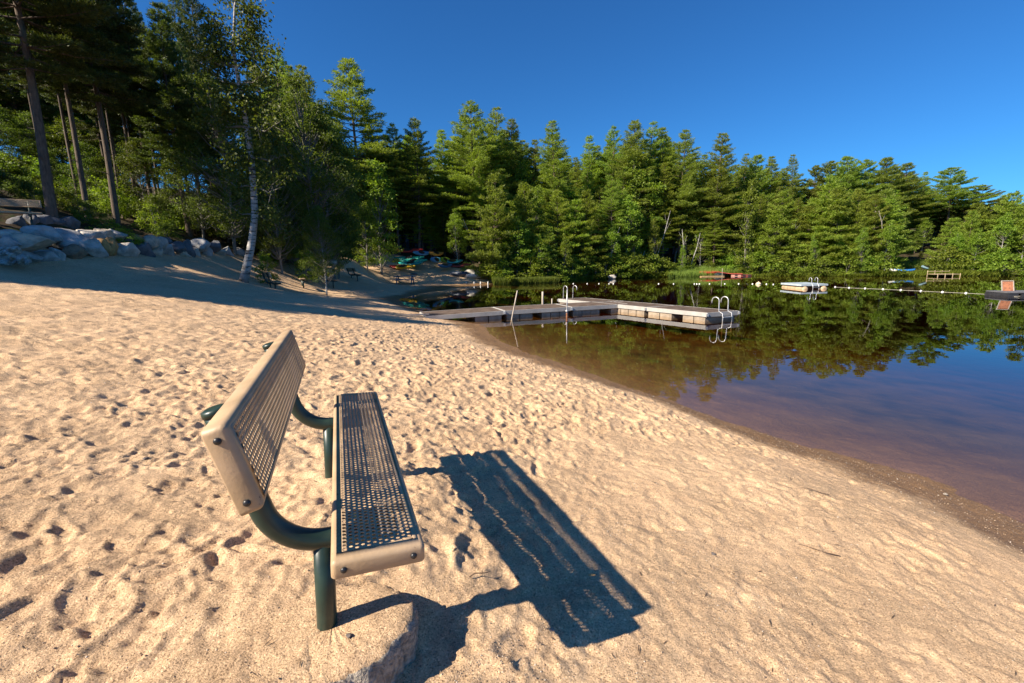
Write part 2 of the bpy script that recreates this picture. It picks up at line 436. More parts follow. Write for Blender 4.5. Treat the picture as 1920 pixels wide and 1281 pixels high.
# fine sand relief: a raster of footprints and dimples
RX0, RX1, RY0, RY1, RS = -17.0, 6.0, -.6, 34.0, .016
nx, ny = int((RX1 - RX0) / RS), int((RY1 - RY0) / RS)
HR = np.zeros((ny, nx), np.float32)
rs = np.random.RandomState(11)
def stamp(cx, cy, a, b, ang, dep, rim, kind=0):
    Rr = max(a, b) * 2.0
    i0, i1 = int((cy - Rr - RY0) / RS), int((cy + Rr - RY0) / RS) + 1
    j0, j1 = int((cx - Rr - RX0) / RS), int((cx + Rr - RX0) / RS) + 1
    if i0 < 0 or j0 < 0 or i1 >= ny or j1 >= nx: return
    Y, X = np.mgrid[i0:i1, j0:j1]
    X = X * RS + RX0 - cx; Y = Y * RS + RY0 - cy
    c, s = math.cos(ang), math.sin(ang)
    u = (X * c + Y * s) / a; v = (-X * s + Y * c) / b
    if kind == 1: v = v * (1.25 - .35 * np.cos(u * 2.6 + .6))      # sole: waist between ball and heel
    r = np.sqrt(u * u + v * v)
    g = -dep / (1 + np.exp((r - .85) * 6.5)) + rim * np.exp(-((r - 1.2) / .22) ** 2) * (1 + .7 * np.cos(np.arctan2(v, u) - rs.rand() * 6.3))
    if kind == 2: g = g + .0035 * np.sin(u * a * 330) * (r < .85)      # shoe tread
    HR[i0:i1, j0:j1] += g
for (X0, X1, Y0, Y1, n_) in [(-6, 4, -.3, 4.5, 3600), (-9, 3, 4, 10, 4200), (-13, 1, 8, 16, 3600), (-13, -1, 14, 30, 1500)]:
    for _ in range(n_):
        x = rs.uniform(X0, X1); y = rs.uniform(Y0, Y1)
        k = 1.0
        if x > .2 and y < 4.2: k = .20 + .2 * rs.rand()         # the smoother apron by the water
        q_ = rs.rand(); nr_ = y < 4.5
        if q_ < (.10 if nr_ else .22): stamp(x, y, rs.uniform(.12, .15), rs.uniform(.045, .06), rs.uniform(0, 6.3), rs.uniform(.010, .022) * k, rs.uniform(.006, .012) * k, 1 if rs.rand() < .5 else 2)
        elif q_ < .5:
            a_ = rs.uniform(.05, .12); stamp(x, y, a_, a_ * rs.uniform(.25, .5), rs.uniform(0, 6.3), rs.uniform(.008, .018) * k, rs.uniform(.006, .013) * k)
        else:
            a_ = rs.uniform(.03, .085 if nr_ else .11); stamp(x, y, a_, a_ * rs.uniform(.6, .95), rs.uniform(0, 6.3), a_ * rs.uniform(.14, .32) * k, a_ * rs.uniform(.07, .16) * k)
HR = np.where(HR < 0, -.036 * np.tanh(-HR / .036), .036 * np.tanh(HR / .036))
_ly = np.clip((RY0 + np.arange(ny) * RS - 2.0) / 3.5, 0, 1)[:, None]
HR = (.020 + .016 * _ly) * np.tanh(HR / (.020 + .016 * _ly))
def relief(x, y):
    wx = fbm(x * 5, y * 5, 3, 31) * .13; wy = fbm(x * 5, y * 5, 3, 41) * .13
    x = x + wx; y = y + wy
    fx = (x - RX0) / RS; fy = (y - RY0) / RS
    ok = (fx > 1) & (fx < nx - 2) & (fy > 1) & (fy < ny - 2)
    fx = np.clip(fx, 1, nx - 3); fy = np.clip(fy, 1, ny - 3)
    i = fy.astype(int); j = fx.astype(int); a = fx - j; b = fy - i
    h = (HR[i, j] * (1 - a) + HR[i, j + 1] * a) * (1 - b) + (HR[i + 1, j] * (1 - a) + HR[i + 1, j + 1] * a) * b
    return h * ok

def axis(lo, hi, dlo, dhi, d0, g):
    """spacing d0 in dlo..dhi growing by factor g outside"""
    a = list(np.arange(dlo, dhi, d0)); d = d0
    x = a[-1]
    while x < hi: d *= g; x += d; a.append(x)
    x = dlo; d = d0; b = []
    while x > lo: d *= g; x -= d; b.append(x)
    return np.array(b[::-1] + a)
gx = axis(-420, 460, -2.6, 2.6, .0115, 1.0105)
gy = axis(-200, 460, .95, 4.2, .0115, 1.0072)
GX, GY = np.meshgrid(gx, gy)
Z = base_h(GX, GY)
dry = np.clip((Z - .05) / .16, 0, 1); dry = dry * dry * (3 - 2 * dry)
forest = np.zeros_like(Z)
# forest floor: left of the boulder wall, behind the kayaks and along the far bank
def seg_left(x, y, pts):
    px = np.array([p[0] for p in pts]); py = np.array([p[1] for p in pts])
    return np.interp(y, py, px)
wallx = seg_left(0, GY, [(-16.5, -30), (-15.5, 5), (-14.6, 13), (-14.9, 17), (-15.2, 24), (-14.5, 29), (-13.5, 34), (-15.5, 39), (-17, 47), (-17, 60)])
nz = fbm(GX * .8, GY * .8, 3, 2) * 2.4
forest = np.maximum(np.clip((wallx - GX + nz) / .8, 0, 1), np.clip((GY - 47.5 + nz * .6 - np.clip(GX * -.1, 0, 3)) / .8, 0, 1))
forest = np.maximum(forest, np.clip((GX - (-2.2)) / .8, 0, 1) * np.clip((GY - 39.5) / .8, 0, 1))
forest *= (Z > -.3)
near = (np.hypot(GX, GY) < 40)
micro = relief(GX, GY) * dry * (1 - forest)
micro += dry * near * (fbm(GX * 1.1, GY * 1.1, 3, 9) * .05 + (fbm(GX * 5, GY * 5, 4, 4) * .04 - np.abs(fbm(GX * 7, GY * 7, 4, 51)) * .05) * (1 - .72 * np.clip((GX + .2 - .25 * np.clip(GY - 2, 0, 9)) / 1.2, 0, 1) * (GY < 9)))
micro += dry * (np.hypot(GX, GY) < 9) * np.clip(fbm(GX * 1.6, GY * 1.6, 3, 61) * 3 + .6, .35, 1.1) * fbm(GX * 17, GY * 17, 3, 71) * .034
micro += forest * fbm(GX * .9, GY * .9, 4, 7) * .5 * np.clip(Z, 0, 1)
micro += (1 - dry) * near * (fbm(GX * 1.6, GY * 1.6, 3, 21) * .035 + fbm(GX * 7, GY * 7, 4, 23) * .02)
# mound left of the near post, scour hollow on the lake side of the footing, ring at far post
def gauss(cx, cy, s, h): return h * np.exp(-((GX - cx) ** 2 + (GY - cy) ** 2) / (2 * s * s))
zb = Z + micro
def level(cx, cy, target, s, edge):
    global zb
    r = np.hypot(GX - cx, GY - cy); w = 1 / (1 + np.exp((r - s) / edge))
    zb = zb * (1 - w) + (target + micro * .5) * w
level(POST1.x - .24, POST1.y - .22, POST1.z + .010, .32, .03)
level(POST1.x - .30, POST1.y + .05, POST1.z + .004, .30, .035)
level(POST1.x + .48, POST1.y - .0, POST1.z - .185, .19, .05)
level(POST1.x + .36, POST1.y - .30, POST1.z - .15, .15, .05)
level(POST2.x, POST2.y, POST2.z, .10, .05)
nyy, nxx = GX.shape
V = np.stack([GX, GY, zb], -1).reshape(-1, 3)
idx = np.arange(nyy * nxx).reshape(nyy, nxx)
F = np.stack([idx[:-1, :-1], idx[:-1, 1:], idx[1:, 1:], idx[1:, :-1]], -1).reshape(-1, 4)
gme = np_mesh('ground', V, F, True)
fa = gme.attributes.new('forest', 'FLOAT', 'POINT'); fa.data.foreach_set('value', forest.ravel().astype(np.float32))
tag(link('ground', gme, SAND), 'pale trampled sand beach sloping to the lake with a wet brown edge', kind='structure')
del V, F, idx

wb_ = MB(); wb_.box((210, -20, -2.0), (444, 200, 4.0))
tag(wb_.build('water', WATER), 'calm brown lake water mirroring the pine woods', kind='structure')
#__REST__

# ------------------------------------------------------------------ perforated bench
def plank_mesh(name, W, L, t, xf):
    bm = bmesh.new(); cache = {}
    def vv(x, y, z=0.0):
        k = (round(x * 20000), round(y * 20000), round(z * 20000))
        if k not in cache: cache[k] = bm.verts.new(xf(x, y, z))
        return cache[k]
    def face(ps):
        vs = []
        for p in ps:
            v = vv(*p)
            if v not in vs: vs.append(v)
        if len(vs) > 2:
            try: bm.faces.new(vs)
            except ValueError: pass
    rows, nl, pl, pw, rad = 12, 87, .02, .0175, .0062
    r = .016
    x0 = (W - rows * pw) / 2; y0 = (L - nl * pl) / 2
    def grid_rect(xa, xb, ya, yb):
        face([(xa, ya), (xb, ya), (xb, yb), (xa, yb)])
    for i in range(rows):
        xa = x0 + i * pw
        off = (i % 2) * pl / 2
        n = nl - (i % 2)
        for j in range(n):
            ya = y0 + off + j * pl
            per = [(xa + pw * k / 4, ya) for k in range(4)] + [(xa + pw, ya + pl * k / 4) for k in range(4)] + \
                  [(xa + pw - pw * k / 4, ya + pl) for k in range(4)] + [(xa, ya + pl - pl * k / 4) for k in range(4)]
            cx, cy = xa + pw / 2, ya + pl / 2
            cir = []
            for p in per:
                a = math.atan2(p[1] - cy, p[0] - cx); cir.append((cx + rad * math.cos(a), cy + rad * math.sin(a)))
            for k in range(16):
                k2 = (k + 1) % 16
                face([per[k], per[k2], cir[k2], cir[k]])
        if i % 2:
            for ya in (y0, y0 + off + n * pl): grid_rect(xa, xa + pw, ya, ya + pl / 2)
    # solid margins up to the start of the rounded lip
    face([(r, r), (W - r, r), (W - r, y0), (r, y0)]); face([(r, y0 + nl * pl), (W - r, y0 + nl * pl), (W - r, L - r), (r, L - r)])
    face([(r, y0), (x0, y0), (x0, y0 + nl * pl), (r, y0 + nl * pl)]); face([(W - r, y0), (W - r, y0 + nl * pl), (W - x0, y0 + nl * pl), (W - x0, y0)])
    # rounded lip: loops round the outline
    def loop(o, z):
        pts = []
        for cx, cy, a0 in ((W - r, L - r, 0), (r, L - r, 90), (r, r, 180), (W - r, r, 270)):
            for k in range(6):
                a = R(a0 + 90 * k / 5); pts.append((cx + o * math.cos(a), cy + o * math.sin(a), z))
        return pts
    prof = [(r * math.sin(R(a)), -r * (1 - math.cos(R(a)))) for a in (0, 18, 36, 54, 72, 90)] + [(r, -t + .004), (r - .003, -t), (r - .012, -t)]
    lp = [loop(o, z) for o, z in prof]
    for a, b in zip(lp[:-1], lp[1:]):
        for k in range(24): face([a[k], b[k], b[(k + 1) % 24], a[(k + 1) % 24]])
    bmesh.ops.recalc_face_normals(bm, faces=bm.faces)
    for f in bm.faces: f.smooth = True
    me = bpy.data.meshes.new(name); bm.to_mesh(me); bm.free()
    return me
def dome(mb, c, n, r, xf=None):
    n = Vector(n).normalized(); a = n.orthogonal().normalized(); b = n.cross(a); c = Vector(c)
    rings = [(1.0, 0), (1.0, .25), (.8, .55), (.45, .75)]
    vs = []
    for rr, h in rings:
        for k in range(12): vs.append(c + (a * math.cos(k * R(30)) + b * math.sin(k * R(30))) * r * rr + n * r * h)
    vs.append(c + n * r * .82)
    fs = [(i * 12 + k, i * 12 + (k + 1) % 12, (i + 1) * 12 + (k + 1) % 12, (i + 1) * 12 + k) for i in range(3) for k in range(12)] + [(36 + k, 36 + (k + 1) % 12, 48) for k in range(12)]
    mb.add(vs, fs, True)

LB = 1.83
def make_bench():
    q = BQ; a = q['ba']; W, Wb, t = q['Ws'], q['Wb'], q['t']; tb = .060
    root = empty('park_bench')
    root.matrix_world = Matrix(((wd2.x, ld2.x, bup.x, BO.x), (wd2.y, ld2.y, bup.y, BO.y), (wd2.z, ld2.z, bup.z, BO.z), (0, 0, 0, 1)))
    zs = q['zs']
    def K(s, l, d): return (q['bx'] - s * math.sin(a) - d * math.cos(a), l, zs + q['bz'] + s * math.cos(a) - d * math.sin(a))
    seat = link('seat', plank_mesh('seat', W, LB, t, lambda x, y, z: (x, y, zs + z)), TAN, root)
    back = link('backrest', plank_mesh('backrest', Wb, LB, tb, lambda x, y, z: K(Wb - x, y, -z)), TAN, root)
    for o in (seat, back):
        md = o.modifiers.new('thick', 'SOLIDIFY'); md.thickness = .0024; md.offset = -1
        for l, n in ((0, -1), (LB, 1)):
            for e in (.036, (W if o is seat else Wb) - .036):
                mb = MB()
                p = (e, l, zs - t * .52) if o is seat else K(e, l, tb * .52)
                dome(mb, (p[0], p[1] + n * .0005, p[2]), (0, n, 0), .0098)
                mb.build('bolt', BLACK, o)
    # hanging cross rib under the seat and behind the back, where the pipes bolt on
    for l in (.30, 1.53):
        mb = MB()
        top = Vector(K(.235, l, .1)); zarm = .445
        dwn = Vector((math.sin(a), 0, -math.cos(a)))
        k = (top.z - zarm) / math.cos(a); corner = top + dwn * k
        Rr = .20; ang = R(90) - a; tl = Rr * math.tan(ang / 2)
        p1 = corner - dwn * tl; c = p1 + Vector((math.cos(a), 0, math.sin(a))) * Rr
        pts = [top, (top + p1) / 2]
        for i in range(15):
            th_ = ang * i / 14
            rad_ = Vector((-math.cos(a), 0, -math.sin(a)))
            # rotate rad_ towards straight down
            ca, sa = math.cos(th_), math.sin(th_)
            pts.append(c + (rad_ * ca + dwn * sa) * Rr)
        pts += [Vector((.04, l, zarm)), Vector((.10, l, zarm)), Vector((.22, l, zarm))]
        mb.tube(pts, .0365, 20)
        pipe = mb.build('curved_arm', GREEN, root)
        cp = MB(); cp.tube([top - dwn * .012, top - dwn * .008, top - dwn * .0, top + dwn * .01], [.026, .0375, .0392, .0392], 20); cp.build('end_cap', GREEN, pipe)
        pm = MB(); pm.tube([(-.03, l, zarm), (-.03, l, .2), (-.03, l, -.35)], .0345, 20)
        pass
        pm.build('post', GREEN, root)
        bk = MB()
        bk.box((W * .5, l, zs - .03), (W - .05, .05, .006)); bk.box((W * .5, l, zs - .052), (.12, .06, .03))
        bk.build('bracket', GREEN, root)
    return root
bench = make_bench()
tag(bench, 'large tan perforated metal bench with green pipe frame standing in the sunlit sand', 'bench', 'perforated benches on the beach')
remember(bench)
Bmat = bench.matrix_world.copy()
def far_bench(px, py, y, face_deg, label, flat=False):
    p = aty(px, py, y); g = gz(p[0], p[1])
    if flat:
        root = empty('backless_bench'); 
        mb = MB(); mb.box((0, 0, .44), (.28, 1.0, .05)); mb.build('seat', TAN, root, .01)
        for s in (-1, 1):
            mb = MB(); mb.tube([(0, s * .33, -.2), (0, s * .33, .42)], .04, 10); mb.build('leg', GREEN, root)
        root.location = (p[0], p[1], g); root.rotation_euler = (0, 0, R(face_deg))
        tag(root, label, 'bench')
        return root
    c = copy_tree(bench)
    # seat centre over the point, posts sunk in the sand
    off = Matrix.Translation((-.1, -LB / 2, -.11))
    c.matrix_world = Matrix.Translation((p[0], p[1], g)) @ Matrix.Rotation(R(face_deg), 4, 'Z') @ off
    tag(c, label, 'bench'); return c
far_bench(518, 543, 21, 37, 'tan backed bench on black posts in tree shade just right of the birch trunk')
far_bench(568, 536, 25, 30, 'small backless bench on two dark posts between two beach benches', True)
far_bench(622, 535, 28, 42, 'tan bench in the shade immediately right of the white sapling trunk')
far_bench(668, 524, 33, 38, 'farthest shaded beach bench, beside the forked grey trunk')
yb = min(np.arange(12.5, 20, .1), key=lambda y_: abs(gz(*aty(8, 421, y_)[:2]) - aty(8, 421, y_)[2]))
b5 = far_bench(6, 412, float(yb), -48, 'tan bench above the boulder wall at the left edge')

# concrete footing round the near post
def footing():
    rr = np.random.RandomState(3); n = 96; rings = [0, .25, .5, .7, .84, .93, .985, 1.0, 1.01, .99, .95]
    zs_ = [0, .002, 0, -.002, -.006, -.012, -.02, -.036, -.09, -.16, -.30]
    V = []; F = []
    ang = np.arange(n) / n * 2 * math.pi
    out = .255 * (1 + .07 * np.sin(ang * 2 + 1.0) + .05 * np.sin(ang * 3 + .4) + .03 * np.sin(ang * 7))
    for k, (q_, z_) in enumerate(zip(rings, zs_)):
        for i in range(n):
            j = rr.normal(0, .006 if k > 5 else .0015); r_ = out[i] * q_ + j + (.008 * rr.rand() if k > 6 else 0)
            V.append((math.cos(ang[i]) * r_, math.sin(ang[i]) * r_, z_ + rr.normal(0, .004 if k > 4 else .0012)))
    for k in range(len(rings) - 1):
        for i in range(n): F.append((k * n + i, k * n + (i + 1) % n, (k + 1) * n + (i + 1) % n, (k + 1) * n + i))
    me = np_mesh('concrete_footing', V, F, True)
    me.materials.append(SAND); me.materials.append(CONC)
    me.polygons.foreach_set('material_index', np.repeat([0 if k < 6 else 1 for k in range(len(rings) - 1)], n).astype(np.int32))
    return me
ft = link('concrete_footing', footing(), None, None, (POST1.x + .02, POST1.y + .0, POST1.z - .002))
tag(ft, 'rough round concrete footing, sand covered, around the near bench post', 'footing')

# small stones, twigs and a leaf on the sand
def rock_mesh(seed, sub=4, amp=.16, flat=.7, facet=True):
    bm = bmesh.new(); bmesh.ops.create_icosphere(bm, subdivisions=sub, radius=1)
    rr = random.Random(seed); pl = [(Vector((rr.gauss(0, 1), rr.gauss(0, 1), rr.gauss(0, 1))).normalized(), rr.uniform(.55, .86)) for _ in range(15)]
    from mathutils import noise as mn
    o = Vector((seed * 3.1, seed * 1.7, 0))
    for v in bm.verts:
        p = v.co.copy()
        for n_, d_ in pl:
            k = p.dot(n_) - d_
            if k > 0: p -= n_ * k * .97
        p *= 1 + amp * mn.noise(p * 1.3 + o) + amp * .35 * mn.noise(p * 5 + o) + amp * .12 * mn.noise(p * 14 + o)
        p.z *= flat; v.co = p
    for f in bm.faces: f.smooth = True
    me = bpy.data.meshes.new('rock'); bm.to_mesh(me); bm.free(); return me
def ground_at(px, py, z0=.6):
    z = z0
    for _ in range(8):
        x, y = atz(px, py, z); z = gz(x, y)
    return x, y, z
ROCKM = [rock_mesh(s) for s in range(8)]
def rock_mat(name, c): return simple(name, c, .9, .38, 2.2, bumpd=.03, bscale=9)
STONE = rock_mat('beach_stone', (.42, .36, .29))
for i, (px, py, r_, lab) in enumerate([(1773, 928, .022, 'small pale stone lying on the wet sand at the water edge'), (871, 1139, .012, 'tiny round stone beside the shadow of the near bench arm'),
        (1034, 1183, .013, 'small stone at the lower left edge of the bench seat shadow'), (273, 862, .02, 'dark pebble on the sand left of the bench back'), (727, 1118, .013, 'dark pebble on the concrete footing'),
        (1338, 1040, .016, 'small dark stone on the smooth sand right of the bench shadow'), (676, 1245, .012, 'small stone on the sand just below the footing')]):
    x, y, z = ground_at(px, py)
    o = link('stone', ROCKM[i % 8].copy(), STONE if i not in (3, 4, 5) else simple('dark_stone', (.12, .10, .09), .8, .3, 8), None, (x, y, (POST1.z + .003) if i == 4 else z + r_ * .35))
    if i == 4: o.location = (POST1.x + .10, POST1.y - .06, POST1.z + .004)
    o.scale = (r_, r_ * .8, r_ * .7); o.rotation_euler = (0, 0, i * 1.3); tag(o, lab, 'stone')
TWIG = simple('dry_twig', (.09, .055, .035), .9, .3, 30)
for (px, py, L_, a_, lab) in [(1575, 1045, .26, 150, 'forked dry twig lying on the pale sand at lower right'), (1555, 930, .18, 140, 'thin dry twig on the sand just left of the wet strip'), (880, 1085, .1, 20, 'short bent twig in the shade of the bench seat')]:
    x, y, z = ground_at(px, py); a = R(a_); mb = MB()
    d = Vector((math.cos(a), math.sin(a), 0)); s = Vector((-d.y, d.x, 0))
    mb.tube([(0, 0, 0), d * L_ * .3 + s * .01 + Vector((0, 0, .004)), d * L_ * .7 - s * .006 + Vector((0, 0, .006)), d * L_], [.0028, .0026, .002, .001], 6)
    mb.tube([d * L_ * .6, d * L_ * .75 + s * .03], [.0016, .0008], 5)
    tag(mb.build('twig', TWIG, None, loc=(x, y, z + .008)), lab, 'twig')
x, y, z = ground_at(1109, 1083); mb = MB()
mb.add([(-.02, 0, 0), (-.005, .009, .004), (.018, .004, .002), (.022, 0, 0), (.012, -.008, .005), (-.008, -.008, .003)], [(0, 1, 2, 3, 4, 5)])
tag(mb.build('fallen_leaf', simple('dry_leaf', (.45, .27, .10), .7, .2, 40), None, loc=(x, y, z + .012)), 'single dry brown leaf lying in the bench shadow', 'leaf')

# coarse grit: one object, far too many grains to count
def grit():
    rr = np.random.RandomState(19); n = 90000
    d = .9 + 6.5 * rr.rand(n) ** 1.3; a = rr.uniform(-1.1, 1.0, n); x = np.sin(a) * d; y = np.cos(a) * d
    z = base_h(x, y); cl = fbm(x * 1.3, y * 1.3, 4, 77) + fbm(x * 6, y * 6, 3, 78) * .6
    strip = (z > .0) & (z < .15)
    keep = (z > .01) & ((cl > .05 + .2 * rr.rand(n)) | (strip & (rr.rand(n) < .55)) | (rr.rand(n) < .06)); x, y, z, d = x[keep], y[keep], z[keep], d[keep]
    # true surface height from the ground mesh grid
    ix = np.clip(np.searchsorted(gx, x) - 1, 0, len(gx) - 2); iy = np.clip(np.searchsorted(gy, y) - 1, 0, len(gy) - 2)
    fx = (x - gx[ix]) / (gx[ix + 1] - gx[ix]); fy = (y - gy[iy]) / (gy[iy + 1] - gy[iy])
    z = (zb[iy, ix] * (1 - fx) + zb[iy, ix + 1] * fx) * (1 - fy) + (zb[iy + 1, ix] * (1 - fx) + zb[iy + 1, ix + 1] * fx) * fy
    n = len(x); r = (.0013 + .0026 * rr.rand(n) ** 3) * (1 + d * .10)
    base = np.array([(1, 0, 0), (0, 1, 0), (-1, 0, 0), (0, -1, 0), (0, 0, .8), (0, 0, -.8)], float)
    V = base[None] * (1 + rr.uniform(-.35, .35, (n, 6, 1))); t = rr.uniform(0, 6.3, n)[:, None]; vx = V[..., 0] * np.cos(t) - V[..., 1] * np.sin(t); vy = V[..., 0] * np.sin(t) + V[..., 1] * np.cos(t)
    V = np.stack([vx, vy, V[..., 2]], -1) * r[:, None, None] + np.stack([x, y, z + r * .25], -1)[:, None, :]
    f = np.array([(0, 1, 4), (1, 2, 4), (2, 3, 4), (3, 0, 4), (1, 0, 5), (2, 1, 5), (3, 2, 5), (0, 3, 5)])
    F = (np.arange(n)[:, None, None] * 6 + f[None]).reshape(-1, 3)
    m, nt, b, out = mat('grit'); geo = node(nt, 'ShaderNodeNewGeometry')
    r_ = ramp(nt, geo.outputs['Random Per Island'], [(0, (.10, .07, .055)), (.3, (.25, .18, .13)), (.65, (.42, .31, .21)), (.93, (.50, .42, .33)), (1, (.68, .62, .55))])
    nt.links.new(r_.outputs[0], b.inputs['Base Color']); b.inputs['Roughness'].default_value = .8
    print('grit', n)
    tag(link('gravel', np_mesh('gravel', V.reshape(-1, 3), F), m), 'coarse sand grains and tiny pebbles scattered over the near beach', kind='stuff')
grit()
def surf(x, y):
    ix = np.clip(np.searchsorted(gx, x) - 1, 0, len(gx) - 2); iy = np.clip(np.searchsorted(gy, y) - 1, 0, len(gy) - 2)
    fx = (x - gx[ix]) / (gx[ix + 1] - gx[ix]); fy = (y - gy[iy]) / (gy[iy + 1] - gy[iy])
    return (zb[iy, ix] * (1 - fx) + zb[iy, ix + 1] * fx) * (1 - fy) + (zb[iy + 1, ix] * (1 - fx) + zb[iy + 1, ix + 1] * fx) * fy

# ------------------------------------------------------------------ boulder wall
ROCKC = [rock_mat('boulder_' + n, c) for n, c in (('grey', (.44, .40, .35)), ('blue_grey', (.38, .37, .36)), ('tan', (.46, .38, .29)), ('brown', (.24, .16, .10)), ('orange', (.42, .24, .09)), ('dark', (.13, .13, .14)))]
wall_list = [(200,705,280,110,2,'broad pinkish tan slab boulder near the left end of the wall'),(330,650,200,110,1,None),(500,690,270,130,1,'largest smooth blue grey boulder of the wall'),(660,665,190,100,0,None),
 (205,810,160,100,1,None),(340,810,170,110,1,'rounded pale blue boulder at the sand, above the gravel pile'),(430,795,100,110,0,None),(545,780,160,100,3,None),(690,745,180,120,0,None),(785,755,100,130,4,'orange slanted boulder at sand level in the wall'),
 (842,750,80,130,4,'narrow rust orange boulder right beside another orange one'),(770,655,140,100,2,None),(870,655,130,100,0,'pale rounded boulder perched on top of the orange boulders'),(945,755,170,120,0,None),(1060,755,160,110,5,None),
 (945,680,90,70,5,None),(1025,682,120,65,4,'flat orange brown boulder on the top course of the wall'),(1125,700,100,85,2,'rounded tan boulder on the top course right of the orange brown one'),(1205,712,90,80,0,None),(1240,690,90,50,5,None),
 (1150,775,120,80,2,None),(1240,760,110,120,1,None),(1350,795,130,65,2,'low tan boulder at the sand toward the right end of the wall'),(1330,735,120,70,5,None),(1400,755,110,120,5,None),(1460,790,80,80,0,None),
 (1500,730,140,90,1,None),(1540,775,90,80,1,None),(1600,730,100,85,5,None),(1640,780,100,65,0,None),(1695,775,90,80,1,None),(1800,775,100,55,1,'low blue grey boulder directly left of the birch trunk'),
 (60,700,130,80,1,None),(40,640,140,60,0,None),(240,548,80,110,5,None),(330,560,120,120,5,None),(420,560,110,110,5,None),(520,552,130,100,5,None),(120,560,140,110,5,None),
 (1990,780,90,70,5,None),(2100,770,100,60,0,None),(2180,790,110,70,5,None),(2260,800,90,60,0,'pale boulder in the shade behind the nearest backed bench'),(2380,820,110,60,2,None),(2480,850,90,50,0,None)]
for i, (zx, zy, w_, h_, ci, lab) in enumerate(wall_list):
    px, py = zx / 4, 280 + zy / 4
    Y_ = np.interp(px, [0, 40, 150, 250, 350, 430, 475, 560], [12.4, 13, 15, 17, 20.5, 24, 27, 30]) + .35 + (0.7 if zy < 700 else 0) + (1.6 if zy < 600 else 0)
    p = aty(px, py, Y_); d = math.hypot(p[0], p[1]) / math.hypot(ray(px, py)[0], ray(px, py)[1])
    sx = w_ / 4 / FPX * d * .60; sz = h_ / 4 / FPX * d * .62
    o = link('boulder', ROCKM[i % 8].copy(), ROCKC[ci], None, p)
    o.scale = (sx, max(sx, sz) * .9, sz / .66); a = math.atan2(p[0], p[1])
    rr = random.Random(i); o.rotation_euler = (rr.uniform(-.2, .2), rr.uniform(-.25, .25), -a + rr.choice([0, math.pi]))
    tag(o, lab or {0: 'plain grey boulder stacked in the dry stone wall', 1: 'blue grey boulder stacked in the dry stone wall', 2: 'tan boulder stacked in the dry stone wall', 3: 'dark reddish brown boulder low in the dry stone wall', 5: 'dark shaded boulder in or just above the dry stone wall'}[ci], 'boulder', 'boulders of the wall behind the beach')
rr = random.Random(8)
for i in range(46):
    zx = rr.uniform(-60, 215); zy = rr.uniform(745, 850) if zx < 130 else rr.uniform(800, 860)
    px, py = zx / 4, 280 + zy / 4; p = aty(px, py, 12.3 + rr.random() * .7); g = gz(p[0], p[1])
    s_ = rr.uniform(.05, .14); o = link('rubble_stone', ROCKM[i % 8], None, None, (p[0], p[1], max(p[2], g)))
    o.data = ROCKM[i % 8].copy(); o.data.materials.append(ROCKC[i % 2]); o.scale = (s_, s_ * .9, s_); o.rotation_euler = (rr.random(), rr.random(), rr.random() * 6)
    tag(o, 'small grey stone in the rubble heap at the left end of the wall', 'stone', 'rubble stones at the foot of the wall')

# ------------------------------------------------------------------ vegetation generators
def blades(P, D, Lb, Wd, rr, flat=.6):
    """kite blades at points P along directions D -> V, F (quads)"""
    n = len(P); D = D / np.maximum(np.linalg.norm(D, axis=1, keepdims=True), 1e-6)
    rnd = rr.normal(size=(n, 3)); rnd[:, 2] *= flat
    S = np.cross(D, rnd + np.array([0, 0, 1.0]) * flat); S /= np.maximum(np.linalg.norm(S, axis=1, keepdims=True), 1e-6)
    Lb = Lb[:, None]; Wd = Wd[:, None]
    a = P; b = P + D * Lb * .45 + S * Wd; c = P + D * Lb; d = P + D * Lb * .45 - S * Wd
    V = np.stack([a, b, c, d], 1).reshape(-1, 3)
    return V, np.arange(4 * n).reshape(n, 4)
def merge(parts):
    Vs = []; Fs = []; o = 0
    for v, f in parts: Vs.append(v); Fs.append(f + o); o += len(v)
    return np.concatenate(Vs), np.concatenate(Fs)

def litter():
    rr = np.random.RandomState(29); n = 26000; d = 1.0 + 15 * rr.rand(n) ** 1.2; a = rr.uniform(-1.1, .95, n); x = np.sin(a) * d; y = np.cos(a) * d
    z = base_h(x, y); cl = fbm(x * 1.7, y * 1.7, 3, 91); line = np.exp(-((z - .10 - cl * .12) / .018) ** 2)
    keep = (z > .02) & (rr.rand(n) < .035 + .8 * line + .25 * np.clip(cl - .12, 0, 1)); x, y = x[keep], y[keep]; z = surf(x, y); n = len(x)
    t = rr.uniform(0, 6.3, n); D = np.stack([np.cos(t), np.sin(t), rr.normal(0, .06, n)], -1); L_ = rr.uniform(.012, .05, n) * (1 + .04 * np.hypot(x, y))
    V, F = blades(np.stack([x, y, z + .005], -1), D, L_, L_ * .05 + .0006, rr, 3.0)
    tag(link('debris', np_mesh('debris', V, F), TWIGM), 'dry needles and bits of twig strewn over the sand and along the wet line', kind='stuff')
TWIGM = simple('litter', (.10, .065, .04), .9, .5, 30)
litter()

